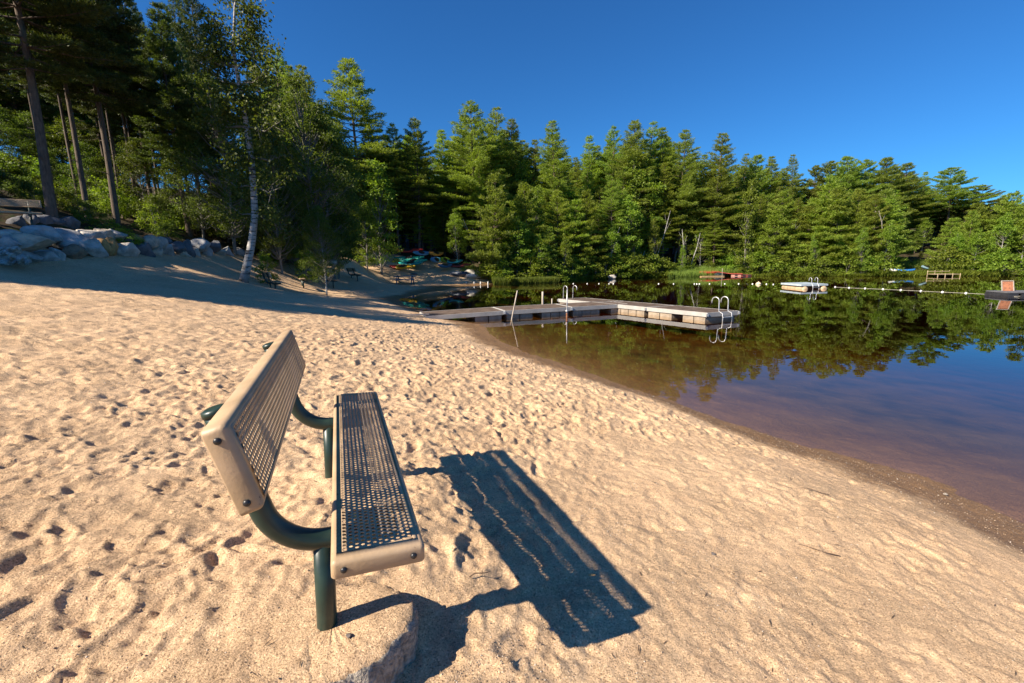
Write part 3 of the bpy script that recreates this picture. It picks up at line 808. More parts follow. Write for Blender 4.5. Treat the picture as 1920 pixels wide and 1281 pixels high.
def pine_proto(seed, H=18., base=.25, spread=3.2, whorls=26, nb=5, plume=1.0, fine=1.0, droop=0., tipopen=.5, mat_=None):
    rr = np.random.RandomState(seed); tb = MB(); P = []; D = []; Ls = []
    lean = rr.normal(0, .25, 2)
    def axis_(z): t = z / H; return np.array([lean[0] * t * t + .12 * math.sin(t * 5 + seed), lean[1] * t * t + .12 * math.cos(t * 4 + seed), z])
    r0 = H * .0105
    tb.tube([axis_(-.6)] + [axis_(H * k / 12) for k in range(13)], [r0 * 1.3] + [r0 * (1 - .93 * k / 12) for k in range(13)], 8)
    for k in range(5):      # dead stubs under the crown
        z = H * base * rr.uniform(.4, 1.1); a = rr.rand() * 6.3; q = axis_(z); l_ = rr.uniform(.4, 1.3)
        tb.tube([q, q + np.array([math.cos(a), math.sin(a), .1]) * l_], [.03, .012], 4, False)
    for w in range(whorls):
        t = (w + rr.uniform(-.3, .3)) / (whorls - 1); t = min(max(t, 0), 1)
        z = H * (base + (1 - base) * t * .975)
        prof = (1 - t) ** .78 * min(1, .6 + 2.4 * t) * spread * 1.08 + .28
        m = max(3, int(round(nb + rr.randint(-1, 2))))
        a0 = rr.rand() * 6.3
        for b in range(m):
            if rr.rand() < .10: continue
            Lr = prof * rr.uniform(.55, 1.22); a = a0 + b * 2 * math.pi / m + rr.normal(0, .22)
            el = R(-6 + 58 * t ** 1.6 + rr.normal(0, 6)) - droop
            q = axis_(z); h = np.array([math.cos(a), math.sin(a), 0])
            def at_(s): return q + h * (Lr * s * math.cos(el)) + np.array([0, 0, Lr * (s * math.sin(el) + .16 * s * s * (1 - t))])
            tb.tube([at_(0), at_(.5), at_(.92)], [.012 + .012 * Lr, .008 + .006 * Lr, .006], 4, False)
            side = np.array([-h[1], h[0], 0]); nt_ = max(5, int(9 * Lr * fine ** .5) + 2)
            for k in range(nt_):
                s = .22 + .78 * (k + rr.rand()) / nt_; sg = 1 if k % 2 else -1
                tl = (.10 + .36 * Lr * (1 - s) ** .7 * min(1, s * 2.2)) * rr.uniform(.6, 1.2)
                tdir = h * .75 + side * sg * .9 + np.array([0, 0, .12 + .3 * t]); tdir /= np.linalg.norm(tdir)
                c0 = at_(s); nclump = max(1, int(tl / .22) + 1)
                for c in range(nclump):
                    cc = c0 + tdir * tl * (c + 1) / nclump + rr.normal(0, .03, 3)
                    nbld = int(8 * plume * fine) + 2
                    dd = tdir[None] * .9 + rr.normal(0, .6, (nbld, 3)) + np.array([0, 0, .32])
                    P.append(np.repeat(cc[None], nbld, 0) + rr.normal(0, .07, (nbld, 3)) * np.array([1, 1, .5])); D.append(dd); Ls.append(rr.uniform(.13, .25, nbld) / fine ** .3)
    P = np.concatenate(P); D = np.concatenate(D); Ls = np.concatenate(Ls)
    V, F = blades(P, D, Ls, Ls * .13, rr)
    cm = np_mesh('crown', V, F); cm.materials.append(mat_ or PINE)
    tm = tb.mesh('trunk'); tm.materials.append(BARK)
    return dict(crown=cm, trunk=tm, H=H)

def leafy_proto(seed, H=8., base=.2, spread=2.2, nclump=60, leaves=90, ls=.11, clump=.55, mat_=None, bark=None, lean=.0, shape=0, trunks=1, tr=.011):
    rr = np.random.RandomState(seed); tb = MB(); P = []; D = []
    segs = []
    for tk in range(trunks):
        segs.append([len(tb.f), 0])
        la = rr.rand() * 6.3; ln = lean + (.18 * H if trunks > 1 else 0) * rr.uniform(.3, 1)
        def axis_(t): return np.array([math.cos(la) * ln * t + .03 * H * math.sin(t * 4 + seed + tk) * t, math.sin(la) * ln * t + .02 * H * math.cos(t * 5 + seed) * t, H * t * .96])
        r0 = H * tr
        tb.tube([axis_(-.05)] + [axis_(k / 10) for k in range(11)], [r0 * 1.25] + [r0 * (1 - .9 * k / 10) for k in range(11)], 7)
        segs[-1][1] = len(tb.f)
        for c in range(nclump // trunks):
            t = base + (1 - base) * rr.rand() ** .85
            if shape == 0: pr = spread * math.sin(math.pi * min(1, max(0, (t - base) / (1 - base)) ** .75 * .93 + .07)) ** .7
            elif shape == 1: pr = spread * (1.05 - (t - base) / (1 - base)) ** .6
            else: pr = spread * .8
            a = rr.rand() * 6.3; rad = pr * math.sqrt(rr.uniform(.12, 1)); q0 = axis_(max(base * .6, t - .16)); q = axis_(t) + np.array([math.cos(a) * rad, math.sin(a) * rad, rr.normal(0, .03 * H)])
            tb.tube([q0, (q0 + q) / 2 + np.array([0, 0, -.02 * H]), q], [r0 * .34, r0 * .2, r0 * .06], 4, False)
            n = int(leaves * rr.uniform(.5, 1.3)); sc = clump * rr.uniform(.6, 1.25)
            d = rr.normal(size=(n, 3)); d /= np.linalg.norm(d, axis=1, keepdims=True)
            pp = q + d * (rr.rand(n, 1) ** .5) * sc * np.array([1, 1, .62])
            P.append(pp); dd = d * .5 + rr.normal(0, .5, (n, 3)); dd[:, 2] -= .25; D.append(dd)
    P = np.concatenate(P); D = np.concatenate(D)
    Ls = rr.uniform(.7, 1.3, len(P)) * ls
    V, F = blades(P, D, Ls, Ls * .34, rr, 1.0)
    cm = np_mesh('crown', V, F); cm.materials.append(mat_ or DECID)
    tm = tb.mesh('trunk'); tm.materials.append(bark or GREYBARK); tm.materials.append(GREYBARK)
    mi = np.ones(len(tb.f), np.int32)
    for a_, b_ in segs: mi[a_:b_] = 0
    tm.polygons.foreach_set('material_index', mi)
    return dict(crown=cm, trunk=tm, H=H)

PP = [pine_proto(1, base=.22, spread=3.0), pine_proto(2, base=.34, spread=3.4, whorls=22, nb=5), pine_proto(3, base=.14, spread=2.6, whorls=30, nb=6, mat_=PINE2),
      pine_proto(4, base=.42, spread=3.3, whorls=18, nb=5), pine_proto(5, base=.10, spread=2.9, whorls=30, nb=6), pine_proto(6, base=.28, spread=2.5, whorls=26, nb=5, mat_=PINE2)]
NP = [pine_proto(21, H=20, base=.38, spread=3.4, whorls=22, nb=6, plume=1.0, fine=1.6, mat_=PINESHADE, droop=.12), pine_proto(22, H=20, base=.45, spread=3.2, whorls=18, nb=5, plume=1.0, fine=1.6, mat_=PINESHADE),
      pine_proto(23, H=18, base=.30, spread=2.5, whorls=26, nb=6, plume=1.0, fine=1.6, mat_=PINESHADE)]
# flat-topped round pitch pines of the right hand ridge
RP = [pine_proto(31, H=14, base=.5, spread=3.6, whorls=12, nb=6, plume=1.5), pine_proto(32, H=14, base=.3, spread=3.6, whorls=20, nb=6, plume=1.2)]
DP = [leafy_proto(41, 9, .12, 2.2, 70, 90, .17, .6, mat_=DECID), leafy_proto(42, 8, .2, 2.0, 60, 80, .17, .6, mat_=DECID, bark=BIRCH, lean=.6), leafy_proto(43, 10, .1, 1.8, 75, 90, .17, .6, mat_=SHRUBM, shape=1)]
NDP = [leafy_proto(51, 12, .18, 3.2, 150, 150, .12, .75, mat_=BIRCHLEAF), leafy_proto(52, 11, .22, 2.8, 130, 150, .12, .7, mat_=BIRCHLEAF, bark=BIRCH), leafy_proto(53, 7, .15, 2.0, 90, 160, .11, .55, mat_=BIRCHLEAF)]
SP = [leafy_proto(61, 2.2, .05, 1.3, 34, 80, .13, .42, mat_=SHRUBM, trunks=3, tr=.012), leafy_proto(62, 2.6, .05, 1.2, 34, 80, .13, .4, mat_=DECID, trunks=3, tr=.012), leafy_proto(63, 1.8, .05, 1.4, 30, 80, .12, .4, mat_=SHRUBM, trunks=3, tr=.012)]

SPD = [leafy_proto(91, 2.2, .05, 1.3, 34, 90, .11, .42, mat_=BIRCHLEAF, trunks=3, tr=.012), leafy_proto(92, 2.4, .05, 1.3, 34, 90, .11, .42, mat_=DECID, trunks=3, tr=.012), leafy_proto(93, 2.0, .05, 1.3, 34, 90, .11, .42, mat_=BIRCHLEAF, trunks=3, tr=.012)]
trr = random.Random(77)
def shore_y(px):
    Y_ = 38.0
    while gz(*aty(px, 500, Y_)[:2]) < .05 and Y_ < 54: Y_ += .2
    return Y_
def zone(px):
    for lim, t_ in ((1000, 'behind the reed bed'), (1110, 'above the left end of the cross dock'), (1200, 'above the joint of the dock'), (1310, 'above the right part of the cross dock'), (1420, 'beside the red ramp float'), (1560, 'behind the swim raft'),
                    (1660, 'just right of the swim raft'), (1760, 'around the blue covered boat'), (1830, 'by the small pale dock')):
        if px < lim: return t_
    return 'at the right edge of the far bank'
def lzone(px):
    for lim, t_ in ((60, 'below the bench at the left edge'), (180, 'by the thickest pine trunk'), (300, 'around the medium grey pine trunk'), (430, 'above the right part of the wall')):
        if px < lim: return t_
    return 'behind the white birch'
def plant(proto, x, y, height, name, label, cat, group=None, wid=1.0, rz=None, tilt=0.0, z=None):
    g = gz(x, y) if z is None else z
    s = height / proto['H']; root = empty(name, (x, y, g - .05), trr.uniform(0, 6.28) if rz is None else rz)
    root.rotation_euler[0] = tilt
    root.scale = (s * wid, s * wid, s)
    link('trunk', proto['trunk'], None, root); link('crown', proto['crown'], None, root)
    tag(root, label, cat, group); return root
def tree_at(px, topy, Y, proto, name, label, cat, group=None, wid=1.0, tilt=0.0):
    x, y, zt = aty(px, topy, Y); g = gz(x, y)
    h = max(1.0, zt - g)
    return plant(proto, x, y, h, name, label, cat, group, wid, tilt=tilt)

# tall pines of the skyline, each with a label of its own: (px, top y, distance, prototype, width, label)
SKY = [
 (520, 98, 44, PP[0], 1.0, 'dark pine whose pointed top shows just right of the tall birch'),
 (563, 118, 47, PP[0], 1.0, 'narrow pine second to the right of the birch, slightly lower top'),
 (655, 112, 48, PP[1], 1.15, 'solitary tall spire pine with ragged tiers, blue sky on both sides'),
 (690, 236, 49, PP[0], .9, 'short dark pine directly right of the solitary spire pine'),
 (735, 232, 50, PP[3], .8, 'thin sparse pine with bare trunk above the bright green sapling'),
 (775, 222, 50, PP[1], .95, 'pine with forked bushy top above the red kayak'),
 (835, 243, 54, PP[2], .9, 'pale green pine left of the highest pine above the kayaks'),
 (880, 190, 51, PP[1], 1.1, 'highest pine above the kayaks with pale trunk and open top'),
 (925, 199, 54, PP[0], 1.0, 'dense pine just right of the highest open topped pine'),
 (962, 222, 56, PP[4], 1.0, 'broad dark pine sloping down to the right behind the reed bed'),
 (1000, 262, 56, PP[5], .8, 'low slim pine in the dip left of the conical pine'),
 (1037, 226, 52, PP[4], 1.05, 'conical dark pine pointing up above the left end of the cross dock'),
 (1108, 255, 57, PP[5], .9, 'small pine top in the gap right of the conical dark pine'),
 (1150, 237, 56, PP[3], .7, 'slender column like pine top above the middle of the dock'),
 (1192, 226, 54, PP[1], .95, 'tallest twin topped pine above the middle of the far bank'),
 (1222, 230, 55, PP[0], .9, 'bushy pine immediately right of the tallest twin topped pine'),
 (1250, 238, 56, PP[2], .9, 'third pine in the tight row at mid bank, softer top'),
 (1286, 243, 54, PP[1], .9, 'pine with upswept branches left of the large gap in the skyline'),
 (1352, 248, 53, PP[4], 1.1, 'broad based pine standing alone right of the skyline gap'),
 (1320, 290, 57, PP[5], .9, 'low pine filling the dip between two taller far bank pines'),
 (1397, 287, 56, PP[0], .8, 'small pine top just right of the broad lone pine'),
 (1420, 291, 57, RP[1], .8, 'rounded low pine top above the red ramp float'),
 (1452, 292, 57, PP[2], .9, 'feathery pine above the right of the red ramp float'),
 (1488, 288, 57, PP[0], .8, 'slim pine with a knobbly top above the swim raft'),
 (1528, 312, 58, RP[0], .7, 'small round topped pine to the right above the swim raft'),
 (1558, 304, 58, RP[0], .8, 'round headed pine starting the right hand ridge'),
 (1592, 294, 56, RP[1], .95, 'wide pine at the peak of the right hand ridge'),
 (1626, 300, 57, RP[0], .8, 'small round pine crown beside the ridge peak'),
 (1660, 297, 56, RP[1], .95, 'dense pine on the ridge above the blue covered boat'),
 (1700, 306, 57, RP[1], .95, 'wide pine sloping toward the right, above the blue covered boat'),
 (1737, 322, 57, PP[5], .8, 'slim pine before the big dark round crown on the right'),
 (1790, 315, 56, RP[0], 1.15, 'big dark round crowned pine standing up at right'),
 (1845, 348, 56, RP[0], 1.1, 'dark round crowned pine, second from the right edge'),
 (1882, 366, 57, RP[1], .8, 'low pine stepping down near the right edge'),
 (1915, 386, 57, RP[1], .8, 'last low pine cut by the right edge'),
]
for (px, ty, Y_, pr_, w_, lab) in SKY:
    tree_at(px, ty, Y_, pr_, 'pine_tree', lab, 'pine tree', 'pines along the skyline', wid=w_ * 1.35)
skx = [430, 480, 520, 560, 600, 655, 700, 735, 765, 800, 835, 880, 925, 960, 1000, 1035, 1080, 1108, 1150, 1192, 1222, 1248, 1285, 1320, 1352, 1395, 1450, 1487, 1530, 1590, 1660, 1735, 1790, 1815, 1845, 1880, 1915, 2000]
sky_ = [120, 190, 110, 125, 230, 260, 260, 240, 232, 280, 255, 215, 215, 235, 275, 250, 285, 265, 255, 240, 240, 247, 255, 300, 275, 298, 303, 298, 320, 305, 307, 330, 335, 350, 358, 372, 392, 425]
def skyl(px): return float(np.interp(px, skx, sky_))
def blocked(x, y):
    return (-13 < x < -1.6 and y < 50) or gz(x, y) < .25
n_ = 0
for row, (Y0, dy0, dy1, step) in enumerate([(62, 6, 24, 19), (58, 16, 60, 19), (54, 45, 105, 20), (51, 80, 150, 22)]):
    px = 470 + row * 9
    while px < 2150:
        Y_ = Y0 + trr.uniform(-1.5, 1.5); top = skyl(px) + trr.uniform(dy0, dy1)
        if row == 3 and 1180 < px: Y_ -= .8
        x, y, zt = aty(px, top, Y_)
        if not blocked(x, y):
            right = px > 1480
            pr_ = trr.choice(PP if not right else [PP[2], PP[5], PP[4], RP[1], PP[0]])
            if row >= 2 and trr.random() < .35: pr_ = trr.choice(DP)
            dec = pr_ in DP
            zn = 'behind the kayaks' if px < 900 else zone(px); rk = ['rearmost ', 'rear ', 'middle row ', 'front row '][row]
            tree_at(px, top, Y_, pr_, 'broadleaf_tree' if dec else 'pine_tree', rk + ('light green broadleaf tree massed ' if dec else 'green pine massed ') + zn,
                    'broadleaf tree' if dec else 'pine tree', rk + ('broadleaf trees ' if dec else 'pines ') + zn, wid=trr.uniform(1.15, 1.5) * (.75 if dec else 1))
        px += step * trr.uniform(.7, 1.3)
# front edge of the far bank: shrubs and young trees leaning over the water
for i in range(74):
    px = 930 + i * 14.2 + trr.uniform(-6, 6)
    Y0 = float(np.interp(px, [930, 1035, 1110, 1200, 1300, 1450, 1600, 1750, 1900, 2000], [42.6, 44.6, 47.6, 48.2, 46.8, 46.2, 43.2, 42.9, 42.2, 42]))
    Y_ = Y0 + trr.uniform(.2, 1.8); dark = 1040 < px < 1130
    if 1300 < px < 1425: Y_ += 1.6
    if 1670 < px < 1815: Y_ += 1.8
    x, y, zt = aty(px, 500, Y_)
    Y_ = 38.0
    while gz(*aty(px, 500, Y_)[:2]) < .03 and Y_ < 52: Y_ += .2
    Y_ += trr.uniform(-.4, .9) + (1.3 if 1300 < px < 1425 or 1670 < px < 1815 else 0)
    x, y, zt = aty(px, 500, Y_)
    if 1664 < px < 1748: continue
    if i % 3 == 0:
        plant(trr.choice(DP if px < 1740 else [DP[0], DP[0], DP[1]]), x, y, trr.uniform(3.2, 6.2), 'young_tree', 'young leafy tree at the water edge ' + zone(px), 'young tree', 'young trees ' + zone(px), wid=trr.uniform(.8, 1.2), tilt=trr.uniform(-.05, .12))
    else:
        plant(trr.choice(SP if not dark else [SP[1]]), x, y, trr.uniform(1.2, 2.6), 'shrub', 'leafy green shrub at the water edge ' + zone(px), 'shrub', 'shrubs ' + zone(px), wid=trr.uniform(1.0, 1.6))
YP = [pine_proto(81, H=7, base=.03, spread=2.2, whorls=16, nb=6, plume=1.2, mat_=PINE2), pine_proto(82, H=7, base=.05, spread=1.9, whorls=15, nb=6, plume=1.2), pine_proto(83, H=8, base=.12, spread=2.3, whorls=14, nb=6, plume=1.2, mat_=PINE2)]
for i in range(58):
    px = 920 + i * 18.5 + trr.uniform(-8, 8)
    if 1325 < px < 1400 or 1660 < px < 1750 or any(abs(px - q_) < 17 for q_ in (1145, 1203, 1245, 1281, 1305, 1790)): continue
    x, y, _ = aty(px, 500, shore_y(px) + trr.uniform(.9, 3.2))
    if blocked(x, y) and px < 1000: continue
    plant(trr.choice(YP), x, y, trr.uniform(4, 9.5) * (1 if px < 1500 else .95), 'young_pine', 'young pine with boughs down to the bank ' + zone(px), 'pine tree', 'young pines ' + zone(px), wid=trr.uniform(.85, 1.2))
# trees with a look of their own round the cove
for a in [(702, 305, 40.5, DP[2], 'broadleaf_tree', 'bright yellow green birch like tree in sun left of the kayaks', 'broadleaf tree', None, 1.15),
          (680, 380, 38.5, DP[0], 'broadleaf_tree', 'smaller dull green tree in front of the bright yellow green one', 'broadleaf tree', None, 1.0),
          (856, 392, 46.5, DP[1], 'broadleaf_tree', 'drooping pale birch with leaning trunk above the dark rowboat', 'broadleaf tree', None, .8),
          (915, 400, 44, DP[2], 'broadleaf_tree', 'bright green tree at the left end of the reed bed', 'broadleaf tree', None, .9),
          (962, 448, 44.5, DP[0], 'broadleaf_tree', 'rounded sunny shrub like tree behind the reed bed', 'broadleaf tree', None, 1.0),
          (1010, 350, 47, DP[2], 'broadleaf_tree', 'tall light green tree between reed bed and conical pine', 'broadleaf tree', None, .9),
          (1408, 340, 50, DP[2], 'broadleaf_tree', 'bright yellow green tree right above the red ramp float', 'broadleaf tree', None, .9),
          (1560, 330, 50, DP[2], 'broadleaf_tree', 'tall bright green tree with pale trunk left on the right ridge', 'broadleaf tree', None, .9),
          (1455, 400, 49, DP[0], 'broadleaf_tree', 'low spreading bright green tree above the swim raft', 'broadleaf tree', None, 1.3)]:
    tree_at(a[0], a[1], a[2], a[3], a[4], a[5], a[6], a[7], wid=a[8])
# bare pale trunks seen against the dark wood
for (px0, py0, px1, py1, Y_, lab) in [(1134, 510, 1162, 425, 47.6, 'leaning bare white birch trunk behind the cross dock, with a forked top'), (1194, 505, 1209, 470, 48, 'short leaning dead birch trunk above the dock'),
        (1232, 480, 1257, 395, 48.6, 'long thin pale birch trunk slanting up at mid bank'), (1281, 495, 1279, 430, 48, 'upright white birch trunk right of the long slanting one'), (1297, 492, 1313, 437, 48.2, 'pale birch trunk leaning right, left of the red canoe'),
        (1488, 440, 1492, 420, 47, 'short bright dead stub above the swim raft'), (1655, 440, 1648, 395, 46, 'grey bare trunk left above the blue covered boat'), (1775, 503, 1781, 470, 44.5, 'short slanting grey trunk over the small wooden dock'), (903, 498, 868, 410, 45.5, 'thin grey trunk leaning left over the rowboats')]:
    if 1100 < px0 < 1900: Y_ = shore_y(px0) + (.5 if py0 > 470 else 1.5)
    a_ = Vector(aty(px0, py0, Y_)); b_ = Vector(aty(px1, py1, Y_)); g = gz(a_.x, a_.y); mb = MB(); k = Vector((a_.x, a_.y, g - .3))
    mid = (a_ + b_) / 2 + Vector((.1, 0, 0)); mb.tube([k, a_, mid, b_], [.065, .055, .045, .015], 8)
    br = MB(); br.tube([mid, mid + (b_ - mid) * .5 + Vector((.45, 0, .25))], [.02, .008], 5); br.tube([mid + (b_ - mid) * .4, mid + (b_ - mid) * .7 + Vector((-.4, .1, .3))], [.018, .007], 5)
    root = mb.build('bare_birch', GREYBARK if px0 < 1000 or px0 > 1600 else BIRCH); br.build('branch', BIRCH, root); tag(root, lab, 'tree')

# left wood on the hillside above the wall
for (px, by, Y_, top, k, w_, lab) in [(108, 385, 21, -230, 0, 1.0, 'dark leaning pine with the thickest trunk in the left wood'), (124, 380, 22, -160, 1, .6, 'pine with paler trunk touching the thickest one'), (30, 330, 20, -330, 0, .75, 'big dark pine at the left edge with heavy drooping boughs'),
        (183, 350, 25, -60, 1, .8, 'slim straight pine trunk between two thicker ones'), (222, 390, 25, -40, 1, .9, 'medium grey pine trunk left of the pine with the pointed crown'), (292, 400, 25, 2, 2, 1.15, 'pine with full pointed crown against the sky left of the birch'),
        (318, 380, 28, 120, 1, .8, 'dark thin pine trunk just right of the pointed crowned pine'), (-60, 320, 17, -420, 0, 1.2, 'pine leaning in from beyond the left edge'), (70, 300, 27, -60, 1, .9, 'far dark trunk deep in the left wood'),
        (150, 300, 30, 40, 0, .9, 'distant dark pine deep in the left wood between trunks'), (250, 300, 28, 90, 2, .9, 'distant pine behind the medium grey trunk'), (390, 300, 29, 130, 2, .9, 'dark pine hidden behind the leafy trees left of the birch'), (205, 330, 28, 60, 1, .8, 'thin pine just left of the medium grey trunk, farther back')]:
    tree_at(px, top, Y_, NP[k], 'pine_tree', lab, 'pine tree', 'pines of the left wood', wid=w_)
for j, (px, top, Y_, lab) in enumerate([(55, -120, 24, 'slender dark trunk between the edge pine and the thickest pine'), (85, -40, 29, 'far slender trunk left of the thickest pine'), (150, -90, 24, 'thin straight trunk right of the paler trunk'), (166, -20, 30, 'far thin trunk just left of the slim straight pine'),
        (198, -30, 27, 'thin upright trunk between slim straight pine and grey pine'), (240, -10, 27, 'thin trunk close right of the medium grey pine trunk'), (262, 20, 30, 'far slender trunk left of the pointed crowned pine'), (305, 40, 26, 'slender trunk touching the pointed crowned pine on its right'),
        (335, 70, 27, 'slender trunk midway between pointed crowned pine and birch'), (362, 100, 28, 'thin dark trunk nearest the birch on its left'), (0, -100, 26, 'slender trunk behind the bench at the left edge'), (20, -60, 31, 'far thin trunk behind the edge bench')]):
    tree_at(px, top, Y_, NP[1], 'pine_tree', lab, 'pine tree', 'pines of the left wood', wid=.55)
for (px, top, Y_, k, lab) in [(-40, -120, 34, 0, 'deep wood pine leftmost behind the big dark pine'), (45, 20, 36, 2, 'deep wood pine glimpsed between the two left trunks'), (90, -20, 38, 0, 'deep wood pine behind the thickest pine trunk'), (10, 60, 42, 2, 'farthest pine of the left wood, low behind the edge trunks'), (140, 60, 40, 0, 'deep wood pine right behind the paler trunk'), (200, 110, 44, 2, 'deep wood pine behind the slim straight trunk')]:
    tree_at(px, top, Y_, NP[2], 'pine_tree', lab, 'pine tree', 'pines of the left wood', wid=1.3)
for (px, top, Y_, k, w_, lab) in [(400, 150, 25, 0, 1.0, 'leafy dark green tree left behind the birch'), (560, 150, 29, 0, 1.0, 'large dark leafy tree right behind the birch'), (350, 215, 25, 0, .9, 'leafy tree with pale branches between pointed pine and birch'),
        (600, 215, 31, 1, 1.0, 'leafy tree with white trunk behind the sapling'), (500, 240, 26, 0, .8, 'dark leafy tree immediately right of the birch trunk'), (640, 300, 44, 0, .8, 'dark leafy tree below the solitary spire pine'),
        (450, 300, 27, 0, .8, 'low leafy tree behind the birch trunk'), (540, 330, 28, 2, 1.0, 'low leafy tree above the backless bench'), (645, 400, 45, 2, 1.0, 'small leafy tree above the farthest bench')]:
    tree_at(px, top, Y_, NDP[k], 'broadleaf_tree', lab, 'broadleaf tree', 'leafy trees of the left wood', wid=w_)
for x, y, lab in ((-20.5, 32.5, 'high crowned pine added for shade, hidden behind the leafy trees right of the birch'), (-24, 36, 'farther high crowned pine added for shade behind the leafy trees by the benches'), (-19.2, 37.5, 'slim high crowned pine added for shade above the farthest beach bench')):  # extra pines added out of sight to throw shade on the cove sand
    plant(NP[1], x, y, 16.5, 'pine_tree', lab, 'pine tree', 'pines of the left wood', wid=.75)
plant(NDP[1], *aty(611, 535, 24)[:2], 4.6, 'sapling', 'small sapling with white slender trunk beside the beach benches', 'tree', wid=.95)
xg, yg, _ = aty(635, 518, 31)
plant(leafy_proto(71, 5, .3, 1.7, 60, 110, .12, .6, mat_=BIRCHLEAF, trunks=3, tr=.014), xg, yg, 4.6, 'forked_tree', 'small tree with forked grey trunk behind the sapling', 'tree')
plant(SP[1], *aty(500, 522, 22)[:2], 1.5, 'shrub', 'rounded dark shrub just right of the birch foot', 'shrub', wid=.7)
plant(SP[1], *aty(575, 520, 27)[:2], 1.8, 'shrub', 'low dark shrub behind the backless bench', 'shrub', wid=1.1)
for i in range(72):      # leafy understorey above the wall
    px = trr.uniform(-90, 520); Y_ = trr.uniform(16.5, 31); py = 430 - (Y_ - 16) * 6
    if px > 250 and Y_ < 21: Y_ += 5
    if px > 330 and Y_ < 28: Y_ = 28 + trr.random() * 3
    x, y, _ = aty(px, py, Y_)
    if i % 3 or Y_ < 24: plant(trr.choice(SPD), x, y, trr.uniform(.6, 1.2) if Y_ < 22 else trr.uniform(1.0, 2.0), 'shrub', 'leafy undergrowth shrub ' + lzone(px), 'shrub', 'undergrowth shrubs ' + lzone(px), wid=trr.uniform(.9, 1.5))
    else: plant(NDP[2], x, y, trr.uniform(2, 4.5), 'young_tree', 'young leafy tree of the undergrowth ' + lzone(px), 'young tree', 'young trees ' + lzone(px), wid=trr.uniform(.8, 1.2))
for i in range(16):
    px = trr.uniform(520, 690); Y_ = trr.uniform(42, 50); x, y, _ = aty(px, 470, Y_)
    plant(trr.choice(SP + [NDP[2]]), x, y, trr.uniform(2, 4), 'shrub', 'leafy shrub in the shade behind the far beach benches', 'shrub', 'shrubs behind the far benches', wid=1.2)

for i, (px, top, Y_) in enumerate([(-70, 130, 33), (-20, 190, 30), (25, 170, 35), (60, 215, 31), (95, 190, 36), (135, 220, 32), (175, 215, 35), (215, 230, 33)]):
    tree_at(px, top, Y_, NDP[[0, 1, 2][i % 3]], 'broadleaf_tree', 'leafy tree filling the gap ' + ['beyond the left edge', 'behind the edge bench', 'just right of the edge bench', 'left of the thickest pine trunk', 'behind the thickest pine trunk', 'right of the thickest pine trunk', 'behind the slim straight pine', 'behind the medium grey pine trunk'][i], 'broadleaf tree', 'leafy trees of the left wood', wid=1.5)

# the leaning birch on the beach
def near_birch():
    rr = np.random.RandomState(9); Y_ = 19.0
    base = Vector(aty(455, 528, Y_)); base.z = gz(base.x, base.y) - .05
    path = [(455, 534, 0), (458, 522, 0), (464, 495, 0), (472, 455, .1), (478, 405, .2), (475, 350, .2), (471, 297, .3), (463, 240, .3), (457, 200, .2), (449, 160, .1), (443, 128, 0), (437, 94, 0), (439, 50, 0), (440, 15, 0), (446, -30, 0)]
    wpx = [19, 16, 14, 12.5, 11.5, 10.5, 10, 9, 8, 7, 6, 5, 4, 3, 2]
    pts = [Vector(aty(a, b, Y_ + c)) for a, b, c in path]; rad = [w / 2 / FPX * Y_ for w in wpx]
    root = empty('birch_tree', base); inv = -base
    mb = MB(); mb.tube([p + inv for p in pts], rad, 12); lm = MB(); P = []; D = []
    def limb(i, ex, ey, dy, n, spread, r0):
        a = pts[i]; b = Vector(aty(ex, ey, Y_ + dy)); m = (a + b) / 2 + Vector((0, 0, -.12 * (b - a).length))
        q = [a, (a * .6 + m * .4) + Vector((0, 0, .05)), m, (m + b) / 2, b]
        lm.tube([p + inv for p in q], [r0, r0 * .8, r0 * .6, r0 * .4, r0 * .15], 6, False)
        for k in range(n):
            s = .25 + .75 * rr.rand(); c = a.lerp(b, s) + Vector(rr.normal(0, spread, 3)) * (.4 + .6 * s); c.z -= .1
            if rr.rand() < .5: lm.tube([a.lerp(b, s * .9) + inv, c + inv], [.012, .004], 4, False)
            m_ = rr.randint(30, 90); d = rr.normal(size=(m_, 3)); sc = rr.uniform(.13, .30)
            P.append(np.array(c + inv)[None] + d * sc * np.array([1, 1, .8])); dd = rr.normal(0, .6, (m_, 3)); dd[:, 2] -= .5; D.append(dd)
    for i, ex, ey, dy, n, sp, r0 in [(11, 395, 28, .3, 12, .3, .05), (11, 362, 8, .5, 9, .3, .04), (10, 345, 50, 0, 12, .3, .05), (10, 375, 100, -.6, 11, .35, .04), (10, 485, 85, .6, 12, .35, .05), (11, 470, 40, .2, 12, .3, .04), (13, 430, -20, 0, 7, .3, .03),
                                    (12, 478, 5, .4, 8, .3, .03), (9, 500, 130, -.4, 10, .35, .04), (9, 390, 130, .6, 10, .35, .04), (8, 410, 160, -.6, 14, .4, .05), (8, 520, 185, .8, 12, .45, .05), (7, 390, 215, .8, 16, .5, .06), (7, 530, 225, -.8, 14, .5, .05),
                                    (6, 400, 270, -.8, 14, .5, .05), (6, 535, 290, 1.0, 12, .5, .05), (5, 415, 330, 1.0, 10, .5, .04), (5, 530, 350, -.8, 10, .5, .04), (4, 425, 380, .9, 8, .45, .04), (4, 520, 410, .8, 8, .4, .03)]:
        limb(i, ex, ey, dy, n, sp, r0)
    P = np.concatenate(P); D = np.concatenate(D); Ls = rr.uniform(.7, 1.2, len(P)) * .115
    V, F = blades(P, D, Ls, Ls * .36, rr, 1.0)
    mb.build('trunk', BIRCH, root); lm.build('limbs', GREYBARK, root); link('crown', np_mesh('crown', V, F), BIRCHLEAF, root)
    tag(root, 'tall leaning white barked birch rising from the sand at left', 'birch tree')
near_birch()

